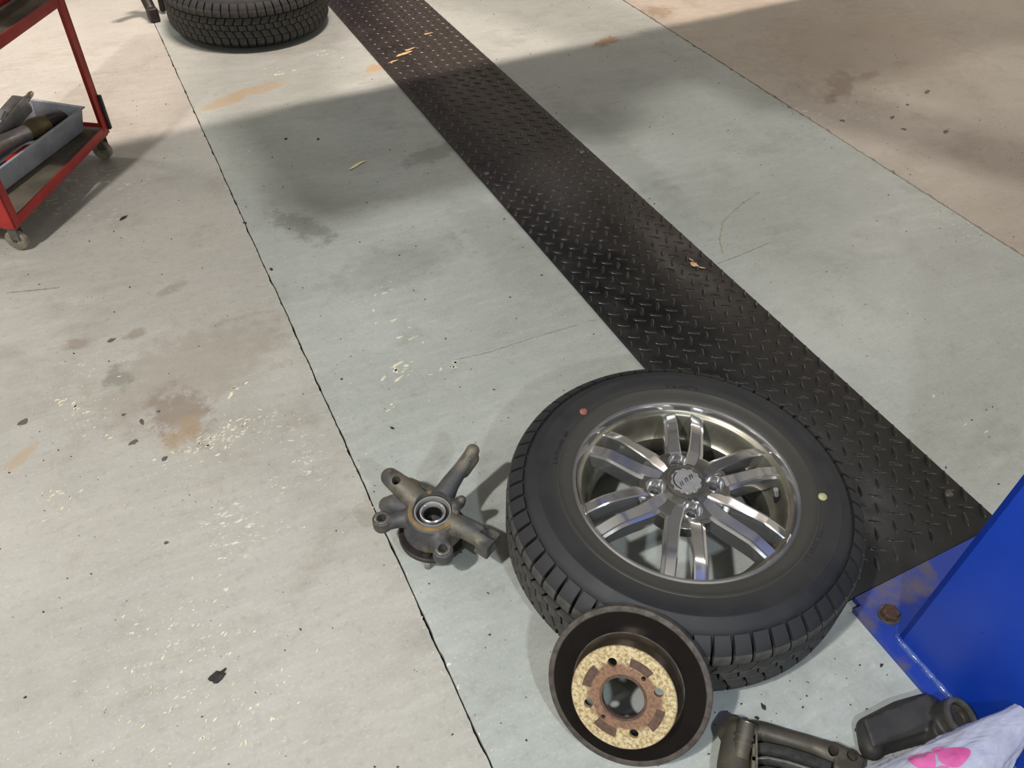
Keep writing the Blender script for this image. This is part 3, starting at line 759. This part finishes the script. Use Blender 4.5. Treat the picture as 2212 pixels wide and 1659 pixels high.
ct.box((0, 0, 0), (.05, .004, .06), Matrix.Translation((.347, .688, .070)) @ Matrix.Rotation(math.radians(-52), 4, 'Z'))
fuse('casting', b, .0021, M['cast'], kn, ct, smooth=3)
MB().lathe([(.0335, .0965), (.0360, .0995), (.0425, .0985), (.0435, .094), (.0340, .090)], 56, Matrix.Translation((KX, KY, .0012))).build('rust_ring', M['cast_rust'], kn, 40)
se = MB().lathe([(.0335, .070), (.0335, .0960), (.0318, .0985), (.0292, .0985), (.0280, .094), (.0275, .070)], 56, Matrix.Translation((KX, KY, 0))).build('bearing_ring', M['chrome'], kn, 40)
MB().lathe([(.0275, .074), (.0275, .090), (.0240, .092), (.0225, .088), (.0225, .074)], 56, Matrix.Translation((KX, KY, 0))).build('seal', M['cast_dark'], kn, 40)
MB().lathe([(.0225, .060), (.0225, .0960), (.0205, .0975), (.0170, .093), (.0165, .060)], 56, Matrix.Translation((KX, KY, 0))).build('inner_race', M['chrome'], kn, 40)
sp = MB()
for i in range(28):
    a = 2 * PI * i / 28; sp.box((0, 0, 0), (.0022, .0016, .045), Matrix.Translation((KX + .0158 * math.cos(a), KY + .0158 * math.sin(a), .0655)) @ Matrix.Rotation(a, 4, 'Z'))
hubf = MB().lathe([(.0165, .034), (.0165, .088), (.0172, .088), (.0172, .050), (.030, .048), (.034, .0415), (.0600, .0415), (.0622, .0395), (.0622, .0325), (.0600, .031), (.020, .031), (.019, .026), (.0165, .026)], 72, Matrix.Translation((KX, KY, 0))).build('hub_flange', M['cast_dark'], kn, 40)
sp.build('splines', M['cast_dark'], hubf)
for k in range(4):
    a = math.radians(-126 + 90 * k); p = (KX + .050 * math.cos(a), KY + .050 * math.sin(a))
    MB().lathe([(.0001, .0008), (.0052, .0008), (.0062, .002), (.0062, .031), (.0001, .031)], 20, Matrix.Translation((*p, 0)), closed=False).build('wheel_stud', M['zinc'], kn, 40)
    MB().lathe([(.0001, .0462), (.0078, .0455), (.0088, .044), (.0088, .041), (.0001, .041)], 20, Matrix.Translation((*p, 0)), closed=False).build('stud_head', M['cast_dark'], kn, 40)
for x, y, z in ((.189, .802, .0942), (.2605, .704, .0892)):
    MB().lathe([(.0080, -.004), (.0080, .0008), (.0105, .0012), (.0122, .0004), (.0124, -.004)], 32, Matrix.Translation((x, y, z))).build('machined_boss', M['zinc'], kn, 40)

# ------------------------------------------------------------------ caliper bracket with pads
cb = thing('caliper_bracket', 'olive grey brake caliper bracket holding black brake pads on the floor', 'caliper bracket', (0, 0, 0))
b = MB()
b.limb([(.489, .196, .030, .024), (.508, .222, .030, .023), (.528, .244, .034, .021), (.541, .258, .036, .020)])
b.limb([(.534, .263, .030, .018), (.546, .270, .034, .015)])
b.limb([(.545, .262, .020, .016), (.568, .257, .018, .016), (.590, .242, .018, .015), (.612, .221, .018, .0145), (.640, .196, .018, .0145), (.656, .175, .019, .0165), (.664, .160, .020, .0160)])
b.limb([(.660, .176, .022, .015), (.676, .160, .018, .0140)])
b.box((0, 0, 0), (.040, .034, .030), Matrix.Translation((.664, .153, .020)) @ Matrix.Rotation(math.radians(-52), 4, 'Z'))
ct = MB(); ct.cyl((.652, .172, .01), (.658, .181, .07), .0075, n=24); ct.cyl((.674, .158, .024), (.676, .159, .07), .008, n=24)
fuse('casting', b, .0021, M['caliper'], cb, ct, smooth=5)
d = Vector((.055, .052, .028)).normalized()
p = Vector((.540, .246, .052))
q = MB().cyl(p - d * .030, p + d * .016, .0135, .0125, 28)
q.cyl(p - d * .012, p - d * .008, .0150, n=28); q.cyl(p - d * .003, p + d * .001, .0150, n=28); q.cyl(p + d * .016, p + d * .019, .0112, n=28)
q.build('slide_pin_boot', M['caliper'], cb, 40)
MB().cyl(p + d * .0192, p + d * .0205, .0095, n=28).build('pin_end', M['zinc'], cb, 40)
def plate_along(name, pts, h, z, th, mat):
    m = MB(); vs = []; fs = []
    for i, (x, y) in enumerate(pts):
        a = Vector(pts[max(i - 1, 0)]); c2 = Vector(pts[min(i + 1, len(pts) - 1)]); t_ = (c2 - a).normalized(); nn = Vector((t_.y, -t_.x))
        for s, zz in ((0, z), (th, z), (th, z + h), (0, z + h)): vs.append((x + nn.x * s, y + nn.y * s, zz))
    for i in range(len(pts) - 1):
        for k in range(4): fs.append((i * 4 + k, i * 4 + (k + 1) % 4, i * 4 + 4 + (k + 1) % 4, i * 4 + 4 + k))
    e = (len(pts) - 1) * 4; fs += [(0, 1, 2, 3), (e + 3, e + 2, e + 1, e)]
    me = m.add(vs, fs).mesh(name); bevel(me, .0012, 1); return link(name, me, mat, cb)
arc = [(.552, .236), (.572, .228), (.594, .211), (.616, .190), (.640, .164)]
off = lambda k: [(x - .0066 * k * .75, y - .0066 * k) for x, y in arc]
plate_along('brake_pad', off(.0), .034, .004, .014, M['pad'])
plate_along('backing_plate', off(2.4), .036, .003, .005, M['pad_steel'])
plate_along('brake_pad', off(4.0), .032, .004, .014, M['pad'])
plate_along('backing_plate', off(6.4), .036, .003, .005, M['pad_steel'])
m = MB()
for s in range(3): m.box((0, 0, 0), (.005, .024, .030), Matrix.Translation((.541 - s * .012, .222 - s * .014, .034)) @ Matrix.Rotation(math.radians(-40), 4, 'Z'))
m.box((0, 0, 0), (.0025, .056, .012), Matrix.Translation((.5415, .219, .048)) @ Matrix.Rotation(math.radians(-38), 4, 'Z'))
m.build('pad_clip', M['clip'], cb)

# ------------------------------------------------------------------ brake caliper beside the lift post
ca = thing('brake_caliper', 'dark grey brake caliper with a round piston bore against the blue lift base', 'brake caliper', (.001, .004, 0))
b = MB()
b.add([(.712, .142, .002), (.826, .118, .002), (.842, .166, .002), (.722, .188, .002), (.708, .150, .040), (.822, .126, .048), (.838, .172, .052), (.722, .186, .044), (.700, .140, .022), (.742, .196, .022)],
      [(0, 1, 2, 3), (4, 7, 6, 5), (0, 4, 5, 1), (1, 5, 6, 2), (2, 6, 7, 3), (3, 7, 4, 0)])
b.limb([(.716, .152, .020, .018), (.730, .174, .022, .018), (.790, .168, .026, .021), (.832, .158, .028, .022)])
b.limb([(.722, .160, .018, .017), (.780, .146, .022, .018), (.826, .132, .026, .020)])
b.cyl((.826, .136, .010), (.842, .122, .066), .030, .0285, 40)
b.cyl((.806, .128, .014), (.812, .120, .055), .017, n=24)
ct = MB(); ct.cyl((.838, .1255, .052), (.848, .1165, .088), .0215, n=40)
fuse('body', b, .0022, M['caliper_dark'], ca, ct, smooth=5)
ax = Vector((.016, -.014, .056)).normalized(); Q = ax.to_track_quat('Z', 'Y').to_matrix().to_4x4(); Q.translation = Vector((.842, .122, .064))
MB().lathe([(.0205, 0), (.0212, .005), (.0245, .0065), (.0280, .005), (.0290, 0), (.027, -.003), (.022, -.003)], 48, Q).build('dust_boot', M['pad_steel'], ca, 50)
MB().lathe([(.0001, -.006), (.0120, -.006), (.0130, -.0035), (.0195, -.0035), (.0200, -.012), (.0001, -.012)], 40, Q, closed=False).build('piston', M['caliper'], ca, 40)

# ------------------------------------------------------------------ black parts tray and the plastic bag lying over it
tr = thing('parts_tray', 'black plastic tray on the floor under the clear plastic bag', 'tray', (0, 0, 0))
Q = Matrix.Translation((.672, -.10, 0)) @ Matrix.Rotation(math.radians(-6), 4, 'Z')
tx, ty, th = .33, .24, .055
box('bottom', (0, 0, .006), (tx, ty, .008), M['black'], tr, .002, Q)
for c_, d_ in (((0, ty / 2, th / 2), (tx, .008, th)), ((0, -ty / 2, th / 2), (tx, .008, th)), ((tx / 2, 0, th / 2), (.008, ty, th)), ((-tx / 2, 0, th / 2), (.008, ty, th))):
    box('side', (c_[0], c_[1], c_[2] + .002), d_, M['black'], tr, .002, Q)
bag = thing('plastic_bag', 'crumpled clear plastic bag with pink petal print lying over the black tray', 'plastic bag', (0, 0, 0))
ax0, ax1 = Vector((.450, .043, .113)), Vector((.872, .080, .140))
def bagp(u, a, lift=0.0):
    c0 = ax0.lerp(ax1, u); t_ = (ax1 - ax0).normalized(); e = t_.cross(Vector((0, 0, 1))).normalized(); g = e.cross(t_)
    r = .016 + .074 * (1 - u)
    wv = mnoise.noise((u * 5, math.cos(a) * 1.3, math.sin(a) * 1.3)) * .22 + .22 * abs(mnoise.noise((u * 6 + a * .5, math.cos(a) * 3.4, math.sin(a) * 3.4))) + .10 * abs(mnoise.noise((u * 17, math.cos(a) * 6, math.sin(a) * 6)))
    r = r * (1 + wv * .6 - .03) + lift
    return c0 + e * math.cos(a) * r * 1.12 + g * math.sin(a) * r * .72
nu, na = 90, 72; vs = []; fs = []
for i in range(nu + 1):
    for k in range(na): vs.append(tuple(bagp(i / nu, 2 * PI * k / na)))
for i in range(nu):
    for k in range(na):
        l = (k + 1) % na; fs.append((i * na + k, i * na + l, (i + 1) * na + l, (i + 1) * na + k))
fs += [tuple(range(na))[::-1], tuple(range(nu * na, (nu + 1) * na))]
MB().add(vs, fs).build('film', M['bag'], bag, 70)
def petal(u0, a0, lu, la, rot):
    vs = []; fs = []; n = 18; m = 5
    for j in range(m + 1):
        for i in range(n):
            ph = 2 * PI * i / n; s = j / m
            x = s * math.cos(ph) * (1 + .18 * math.cos(2 * ph)); y = s * math.sin(ph) * (1 - .2 * math.cos(ph))
            X = x * math.cos(rot) - y * math.sin(rot); Y = x * math.sin(rot) + y * math.cos(rot)
            vs.append(tuple(bagp(u0 + X * lu, a0 + Y * la, .0016)))
    for j in range(m):
        for i in range(n): fs.append((j * n + i, j * n + (i + 1) % n, (j + 1) * n + (i + 1) % n, (j + 1) * n + i))
    MB().add(vs, fs).build('petal_print', M['pink'], bag, 60)
PET = [(.572, 2.22, .040, .30, 0.2), (.640, 2.20, .020, .24, .5), (.662, 1.90, .050, .30, -.4), (.565, 1.74, .040, .22, .1)]
for p_ in PET: petal(*p_)

# ------------------------------------------------------------------ red tool trolley
U = Vector((-.53, -.847, 0)).normalized(); V = Vector((-.847, .53, 0)).normalized()
QT = Matrix(((-U.x, V.x, 0, -.3257), (-U.y, V.y, 0, 2.004), (0, 0, 1, 0), (0, 0, 0, 1)))   # local x along the front edge, local y to the back
tl = thing('tool_trolley', 'red steel tool trolley with open shelves and small castors', 'tool trolley'); tl.matrix_world = QT
TL, TD = .505, .34
def shelf(z, name):
    box(name, (TL / 2, TD / 2, z + .006), (TL - .006, TD - .006, .004), M['shelf'], tl, 0)
    for c_, d_ in (((TL / 2, .002, z + .006), (TL, .004, .026)), ((TL / 2, TD - .002, z + .006), (TL, .004, .026)), ((.002, TD / 2, z + .006), (.004, TD, .026)), ((TL - .002, TD / 2, z + .006), (.004, TD, .026))):
        box('shelf_rim', c_, d_, M['red'], tl, .001)
shelf(.082, 'shelf'); shelf(.440, 'shelf'); shelf(.78, 'shelf')
for ux, uy, sx, sy in ((0, 0, 1, 1), (TL, 0, -1, 1), (0, TD, 1, -1), (TL, TD, -1, -1)):
    m = MB(); m.box((ux + sx * .012, uy + sy * .001, .45), (.026, .004, .72)); m.box((ux + sx * .001, uy + sy * .012, .45), (.004, .026, .72))
    m.build('leg', M['red'], tl)
    cst = MB(); cx, cy = ux + sx * .022, uy + sy * .022
    cst.box((cx, cy, .071), (.034, .034, .004)); cst.box((cx - .011, cy, .052), (.003, .022, .036)); cst.box((cx + .011, cy, .052), (.003, .022, .036))
    cst = cst.build('castor', M['pad_steel'], tl)
    Q = Matrix.Translation((cx, cy + .006, .0285)) @ Matrix.Rotation(PI / 2, 4, 'Y')
    wl = MB().lathe([(.006, -.009), (.024, -.009), (.0275, -.006), (.0275, .006), (.024, .009), (.006, .009)], 28, Q).build('castor_wheel', M['castor'], cst, 40)
box('corner_guard', (TL + .002, -.002, .135), (.012, .012, .10), M['black'], tl, .002)
# tube lying on the middle shelf
tb = MB().tube([(.12, .10, .470), (.30, .10, .470), (.50, .10, .470)], .014, 16).build('steel_tube', M['red'], None, 60)
tb.matrix_world = QT; tag(tb, 'dark red steel tube lying on the upper shelf of the red trolley', 'tube')
# tray on the lower shelf
ty_ = thing('tool_tray', 'pale grey plastic tray of air tools on the lower trolley shelf', 'tray'); ty_.matrix_world = QT @ Matrix.Translation((.060, .096, 0)) @ Matrix.Rotation(math.radians(-7.5), 4, 'Z')
x0, x1, y0, y1, zb, zt = .0, .424, .0, .165, .0912, .156
def traybody():
    vs = []; fs = []
    ring = lambda x0, x1, y0, y1, z: [(x0, y0, z), (x1, y0, z), (x1, y1, z), (x0, y1, z)]
    loops = [ring(x0 + .012, x1 - .012, y0 + .012, y1 - .012, zb), ring(x0, x1, y0, y1, zt), ring(x0 - .006, x1 + .006, y0 - .006, y1 + .006, zt), ring(x0 - .006, x1 + .006, y0 - .006, y1 + .006, zt + .004),
             ring(x0 + .002, x1 - .002, y0 + .002, y1 - .002, zt + .004), ring(x0 + .014, x1 - .014, y0 + .014, y1 - .014, zb + .004)]
    for l in loops: vs += l
    for i in range(len(loops) - 1):
        for k in range(4): fs.append((i * 4 + k, i * 4 + (k + 1) % 4, i * 4 + 4 + (k + 1) % 4, i * 4 + 4 + k))
    fs += [(3, 2, 1, 0), (20, 21, 22, 23)]
    me = MB().add(vs, fs).mesh('tray_body'); bevel(me, .003, 2, 20); return me
link('tray_body', traybody(), M['tray'], ty_)
# air tools, laid out in the tray's frame
MT = QT @ Matrix.Translation((.060, .096, 0)) @ Matrix.Rotation(math.radians(-7.5), 4, 'Z')
def along(p0, p1):
    p0 = MT @ Vector(p0); d_ = MT @ Vector(p1) - p0; Q_ = d_.to_track_quat('Z', 'Y').to_matrix().to_4x4(); Q_.translation = p0; return Q_, d_.length
t1 = thing('air_hammer', 'grey cast air hammer with a hose nipple lying in the tray', 'air tool')
Q, L_ = along((.215, .122, .158), (.358, .120, .190))
me = MB().add([(x * s_, y * s2, z) for z, s_, s2 in ((0, .017, .018), (L_ * .5, .019, .024), (L_ * .93, .020, .024), (L_, .015, .017)) for x, y in ((-1, -1), (1, -1), (1, 1), (-1, 1))],
              [(i * 4 + k, i * 4 + (k + 1) % 4, i * 4 + 4 + (k + 1) % 4, i * 4 + 4 + k) for i in range(3) for k in range(4)] + [(3, 2, 1, 0), (12, 13, 14, 15)], Q).mesh('handle'); bevel(me, .005, 3)
link('handle', me, M['tool'], t1)
MB().lathe([(.0001, L_ - .002), (.009, L_ - .002), (.009, L_ + .012), (.006, L_ + .013), (.006, L_ + .017), (.0075, L_ + .018), (.0075, L_ + .030), (.005, L_ + .038), (.0001, L_ + .038)], 20, Q, closed=False).build('hose_nipple', M['zinc'], t1, 40)
lp_ = lambda pts: [(*(MT @ Vector(p[:3])), p[3]) for p in pts]
MB().limb(lp_([(.08, .124, .124, .024), (.16, .122, .134, .021), (.23, .122, .156, .016)])).build('barrel', M['tool'], t1, 60)
MB().limb(lp_([(.255, .112, .186, .007), (.27, .110, .198, .006)])).build('trigger', M['tool'], t1, 60)
t2 = thing('air_impact_wrench', 'silver air impact wrench with olive collar and black nose lying in the tray', 'air tool')
Q, L_ = along((.085, .078, .172), (.395, .050, .136))
MB().lathe([(.0001, -.01), (.020, -.01), (.0235, 0), (.0235, .045), (.021, .05), (.021, L_ * .60), (.0001, L_ * .60)], 32, Q, closed=False).build('motor_housing', M['tool'], t2, 40)
MB().lathe([(.0001, L_ * .58), (.022, L_ * .58), (.0285, L_ * .66), (.0285, L_ * .77), (.026, L_ * .79), (.0001, L_ * .79)], 32, Q, closed=False).build('collar', M['tool_olive'], t2, 40)
MB().lathe([(.0001, L_ * .78), (.0250, L_ * .78), (.0250, L_ * .90), (.020, L_ * .99), (.010, L_ * 1.03), (.0001, L_ * 1.04)], 32, Q, closed=False).build('nose', M['black'], t2, 50)
MB().lathe([(.0228, .018), (.0250, .018), (.0250, .036), (.0228, .036)], 6, Q).build('hex_band', M['chrome'], t2)
t3 = thing('air_ratchet', 'black air ratchet with a red sleeve at the front of the tray', 'air tool')
Q, L_ = along((.035, .037, .119), (.235, .035, .121))
MB().lathe([(.0001, 0), (.015, 0), (.0185, .01), (.0185, L_ * .55), (.0001, L_ * .55)], 28, Q, closed=False).build('grip', M['black'], t3, 40)
MB().lathe([(.0001, L_ * .53), (.0185, L_ * .53), (.0205, L_ * .57), (.0205, L_ * .94), (.017, L_), (.0001, L_)], 28, Q, closed=False).build('sleeve', M['tool_red'], t3, 40)

# ------------------------------------------------------------------ dark bracket standing by the far tyre
bk = thing('strut_bracket', 'dark cast suspension bracket lying beside the far tyre', 'bracket')
b = MB()
b.box((0, 0, 0), (.036, .050, .050), Matrix.Translation((.205, 3.455, .026)) @ Matrix.Rotation(.15, 4, 'Z'))
b.limb([(.205, 3.46, .030, .020), (.196, 3.50, .075, .020), (.186, 3.53, .125, .022), (.176, 3.54, .16, .024)])
b.limb([(.186, 3.52, .120, .018), (.140, 3.50, .135, .016), (.105, 3.48, .128, .018)])
b.limb([(.205, 3.53, .12, .016), (.235, 3.545, .10, .014), (.252, 3.53, .06, .012), (.250, 3.52, .016, .0125)])
fuse('casting', b, .0035, M['cast_dark'], bk, None, 4)

# ------------------------------------------------------------------ small things on the floor
def ragged(n, rx, ry, rnd, rough=.45):
    return [((1 - rough * rnd.random()) * rx * math.cos(2 * PI * i / n), (1 - rough * rnd.random()) * ry * math.sin(2 * PI * i / n)) for i in range(n)]
def ribbon(name, pts, wd, mat, z=.00025):
    vs = []; fs = []; rr = random.Random(4)
    P_ = []
    for a_, b_ in zip(pts, pts[1:]):
        k = max(2, int(math.hypot(b_[0] - a_[0], b_[1] - a_[1]) / .006))
        P_ += [(a_[0] + (b_[0] - a_[0]) * i / k, a_[1] + (b_[1] - a_[1]) * i / k) for i in range(k)]
    for i, (x, y) in enumerate(P_):
        q = P_[min(i + 1, len(P_) - 1)]; p = P_[max(i - 1, 0)]; L = math.hypot(q[0] - p[0], q[1] - p[1]) or 1
        nx, ny = -(q[1] - p[1]) / L, (q[0] - p[0]) / L; j = rr.gauss(0, .0007); ww = wd * rr.uniform(.3, 1.2)
        for s_ in (-1, 1): vs.append((x + nx * (j + s_ * ww), y + ny * (j + s_ * ww), z))
    fs = [(2 * i, 2 * i + 1, 2 * i + 3, 2 * i + 2) for i in range(len(P_) - 1)]
    return MB().add(vs, fs).build(name, mat, base)
def flat_bits(name, spots, mat, z0, th, label=None, cat=None, parent=None, rough=.6):
    """many tiny flat bits in one object: spots = (x, y, rx, ry, rot)"""
    rnd = random.Random(len(spots)); m = MB()
    for (x, y, rx, ry, a) in spots:
        n = 9; pl_ = ragged(n, rx, ry, rnd, rough); ca_, sa_ = math.cos(a), math.sin(a)
        vs = [(x + px * ca_ - py * sa_, y + px * sa_ + py * ca_, z0 + th) for px, py in pl_] + [(x + (px * ca_ - py * sa_) * 1.06, y + (px * sa_ + py * ca_) * 1.06, z0) for px, py in pl_]
        m.add(vs, [tuple(range(n))] + [(i, n + i, n + (i + 1) % n, (i + 1) % n) for i in range(n)])
    o = m.build(name, mat, parent); tag(o, label, cat, kind='stuff'); return o
rnd = random.Random(5)
fl = []
def cluster(x, y, sx, sy, n, r0, r1, rot=.5):
    for _ in range(n):
        a, b_ = rnd.gauss(0, 1), rnd.gauss(0, 1); r = r0 * (r1 / r0) ** rnd.random()
        ca_, sa_ = math.cos(rot), math.sin(rot)
        fl.append((x + a * sx * ca_ - b_ * sy * sa_, y + a * sx * sa_ + b_ * sy * ca_, r * rnd.uniform(.8, 2.8), r * .75, rot + rnd.gauss(0, .45)))
cluster(.376, 1.224, .018, .012, 16, .0018, .008); cluster(.474, 1.196, .018, .006, 8, .003, .010, .1); cluster(.424, 1.478, .03, .02, 8, .0015, .006)
cluster(.430, 1.34, .015, .03, 7, .0015, .008); cluster(.323, 1.125, .012, .006, 5, .002, .007); cluster(.038, 1.315, .010, .006, 6, .002, .008)
cluster(-.016, 1.195, .055, .018, 150, .0008, .0045, .25); cluster(.05, 1.17, .05, .03, 60, .0006, .0025, .25)
cluster(-.275, 1.384, .02, .05, 45, .001, .0055); cluster(-.25, 1.48, .05, .05, 40, .0007, .003); cluster(-.319, 1.159, .02, .02, 30, .0008, .004)
cluster(-.209, .809, .05, .04, 70, .0006, .003); cluster(-.144, .726, .05, .04, 70, .0006, .003); cluster(-.25, .70, .09, .05, 110, .0006, .0028); cluster(-.12, .60, .07, .04, 80, .0006, .003)
cluster(.50, 2.80, .05, .03, 14, .002, .009, .1); cluster(.72, 2.92, .03, .05, 12, .002, .006); cluster(2.66, 1.65, .2, .15, 5, .001, .003)
cluster(1.42, .62, .05, .05, 3, .003, .006); cluster(.40, 1.30, .12, .25, 60, .0005, .0018); cluster(-.15, 1.1, .18, .25, 160, .0005, .0018); cluster(.15, .98, .05, .10, 40, .0006, .0022)
fl = [q for q in fl if not (PX0 - q[2] * 1.2 < q[0] < PX1 + q[2] * 1.2 or math.hypot(q[0] + .13, q[1] - .692) < .03)]
flat_bits('paint_flakes', fl, M['flake'], .0001, .0004, 'cream flecks where the floor paint has peeled off', 'paint flecks')
# white crumbs along the joint edges
cr = []
for _ in range(170):
    y = rnd.uniform(.4, 3.3); s_, _c = rag(y, 2.7, 0); cr.append((XJ1 + s_ + rnd.choice((-1, 1)) * rnd.uniform(.002, .011), y, rnd.uniform(.0008, .0035), rnd.uniform(.0008, .002), 1.5 + rnd.gauss(0, .3)))
for _ in range(120):
    y = rnd.uniform(.9, 3.3); s_, _c = rag(y, 8.9, 0); cr.append((XJ2 + s_ + rnd.choice((-1, 1)) * rnd.uniform(.004, .016), y, rnd.uniform(.001, .005), rnd.uniform(.001, .003), 1.5 + rnd.gauss(0, .3)))
flat_bits('joint_crumbs', cr, M['flake'], .0006, .0005, 'pale concrete crumbs chipped along the floor joints', 'crumbs')
gr = []
for _ in range(1000):
    y = rnd.uniform(.25, 3.2); x = rnd.uniform(-.45, 2.9)
    if PX0 - .004 < x < PX1 + .004 or math.hypot(x - .6615, y - .599) < .30 or math.hypot(x - .545, y - 3.305) < .31 or (x > .85 and y < .37): continue
    if y > 2.4 and x > 2.4: continue
    r = .0004 * (4.5 ** (rnd.random() ** 1.6)); gr.append((x, y, r * rnd.uniform(1, 2.4), r, rnd.uniform(0, 3)))
for _ in range(230):
    y = rnd.uniform(.1, .6); x = rnd.uniform(.35, .845)
    if math.hypot(x - .6615, y - .599) < .30 or math.hypot(x - .4, y - .36) < .07: continue
    r = .0006 * (3 ** rnd.random()); gr.append((x, y, r * rnd.uniform(1, 2.2), r, rnd.uniform(0, 3)))
for x, y, r in ((.211, 1.700, .006), (-.089, 2.081, .011), (.20, 1.93, .006), (.3, 1.07, .005), (.25, 1.25, .003), (.51, 2.3, .006), (.42, 2.34, .006), (.84, .25, .004), (.60, .27, .004), (.62, .28, .005), (.57, .28, .003)):
    gr.append((x, y, r * 1.3, r * .8, rnd.uniform(0, 3)))
flat_bits('floor_grit', gr, M['grit'], .0007, .0012, 'scattered black grit and crumbs on the floor', 'grit')
sps = [(-.179, 1.584, .012, .008, .3), (-.177, 1.249, .013, .009, .6), (-.369, 1.397, .014, .009, .4), (-.12, 1.315, .006, .005, 0), (-.185, 1.335, .006, .005, 0), (-.13, 1.18, .009, .006, .5), (-.16, .98, .007, .005, .5), (-.155, 1.30, .005, .012, .2),
       (2.30, 1.62, .012, .012, 0), (2.33, 1.70, .02, .008, .5), (2.45, 1.75, .012, .008, 0), (2.15, 1.75, .014, .012, 0), (2.42, 1.55, .02, .010, .4), (2.6, 1.8, .03, .01, .4)]
flat_bits('oil_spots', sps, M['spot'], .0001, .0003, 'small dark oil spots on the bare concrete', 'oil spots')
# tan chips stuck on the plate
ch = [(1.2008, 1.2748, .010, .016, .3), (1.205, 1.295, .003, .009, .2), (1.21, 1.255, .004, .010, .9), (.9745, 2.7856, .05, .012, .35), (1.02, 2.82, .03, .008, .4), (.92, 2.74, .03, .006, .3), (1.13, 2.93, .03, .008, .2)]
flat_bits('paint_chips', ch, M['chip'], PZ + .0020, .0006, 'tan paint scraps stuck on the black chequer plate', 'paint scraps')
ribbon('hairline_crack', [(.50, 1.205), (.58, 1.197), (.70, 1.200), (.868, 1.196)], .0006, M['spot'])
ribbon('hairline_crack', [(1.257, 1.259), (1.34, 1.266), (1.46, 1.281)], .0008, M['spot'])
ribbon('hairline_crack', [(-.38, 1.86), (-.30, 1.84), (-.26, 1.83)], .001, M['spot'])
ribbon('scuff_arc', [(1.305, 1.29), (1.335, 1.345), (1.40, 1.415), (1.50, 1.465), (1.60, 1.50)], .0024, M['scuff'])
# black scrap
pl_ = ragged(14, .019, .0105, random.Random(2), .5); n = 14
me = MB().add([(x, y, .0030 + .0015 * math.sin(i * 2.2)) for i, (x, y) in enumerate(pl_)] + [(x, y, .0003) for x, y in pl_] + [(0, 0, .0052)],
              [(i, (i + 1) % n, 2 * n) for i in range(n)] + [(i, n + i, n + (i + 1) % n, (i + 1) % n) for i in range(n)] + [tuple(range(n, 2 * n))[::-1]])
o = me.build('rubber_scrap', M['grit']); o.location = (-.1299, .6916, 0); o.rotation_euler.z = .2
tag(o, 'ragged black scrap lying on the worn bare concrete', 'scrap')
# leaf
vs = []; fs = []; n = 16
for i in range(n + 1):
    u = i / n; x = (u - .5) * .080; y = .010 * math.sin((u - .3) * 4); wd = .0056 * math.sin(PI * min(1, u * 1.15 + .02)) ** .8 + .0003; z = .002 + .005 * abs(u - .45)
    vs += [(x, y - wd, z), (x, y, z + .0012), (x, y + wd, z), (x, y, z - .0006)]
for i in range(n):
    for k in range(4): fs.append((i * 4 + k, i * 4 + (k + 1) % 4, i * 4 + 4 + (k + 1) % 4, i * 4 + 4 + k))
fs += [(3, 2, 1, 0), (n * 4, n * 4 + 1, n * 4 + 2, n * 4 + 3)]
o = MB().add(vs, fs).build('dry_leaf', M['leaf'], None, 60); o.location = (.576, 2.099, 0); o.rotation_euler.z = math.radians(10)
tag(o, 'narrow pale yellow dry leaf lying on the shaded floor', 'leaf')

# ------------------------------------------------------------------ the small car held up by the lift (above the view)
car = thing('raised_car', 'small silver hatchback raised on the lift above the floor', 'car', (.98, 1.90, 1.56), (0, 0, math.radians(4)))
L2, W2 = 1.83, .79
side = [(-L2, .18), (-L2 + .02, .42), (-L2 + .12, .58), (-.95, .74), (-.45, 1.22), (.1, 1.30), (1.25, 1.26), (1.66, .78), (L2 - .02, .70), (L2, .25), (L2 - .1, .06), (1.45, .04), (1.38, .28), (1.15, .40), (.92, .28), (.85, .02), (-.78, .02), (-.85, .28), (-1.08, .40), (-1.31, .28), (-1.38, .06), (-L2 + .1, .08)]
vs = []; n = len(side)
for s in (-1, 1):
    for x, z in side: vs.append((x, s * (W2 if z < .76 else W2 - (z - .76) * .30), z))
MB().add(vs, [tuple(range(n)), tuple(range(n, 2 * n))[::-1]] + [(i, (i + 1) % n, n + (i + 1) % n, n + i) for i in range(n)]).build('body', M['car'], car)
for s in (-1, 1):
    for x0_, x1_, x2_, x3_ in ((-.78, -.40, .22, .22), (.30, .30, 1.12, 1.38)):
        y_ = lambda z: s * (W2 + .004 - (z - .76) * .30)
        MB().add([(x0_, y_(.80), .80), (x3_, y_(.80), .80), (x2_, y_(1.18), 1.18), (x1_, y_(1.18), 1.18)] + [(x0_, y_(.80) * .985, .80), (x3_, y_(.80) * .985, .80), (x2_, y_(1.18) * .985, 1.18), (x1_, y_(1.18) * .985, 1.18)],
                 [(0, 1, 2, 3), (7, 6, 5, 4), (0, 4, 5, 1), (1, 5, 6, 2), (2, 6, 7, 3), (3, 7, 4, 0)]).build('window_pane', M['glass'], car)
for x in (-1.08, 1.15):
    for s in (-1, 1):
        if x < 0 and s < 0: continue
        Q = Matrix.Translation((x, s * (W2 - .10), -.02)) @ Matrix.Rotation(PI / 2, 4, 'X')
        MB().lathe([(.02, -.085), (.19, -.085), (.27, -.08), (.295, -.05), (.295, .05), (.27, .08), (.19, .085), (.02, .085)], 40, Q).build('road_wheel', M['rubber'], car, 40)
MB().tube([(-.9, .25, .0), (.2, .2, -.03), (1.0, .3, -.03), (1.75, .35, .0)], .035, 12).build('exhaust', M['under'], car, 60)
MB().cyl((-1.08, -.72, .03), (-1.08, .60, .03), .045).build('axle', M['under'], car, 60)
MB().cyl((1.15, -.6, .0), (1.15, .6, .0), .045).build('axle', M['under'], car, 60)
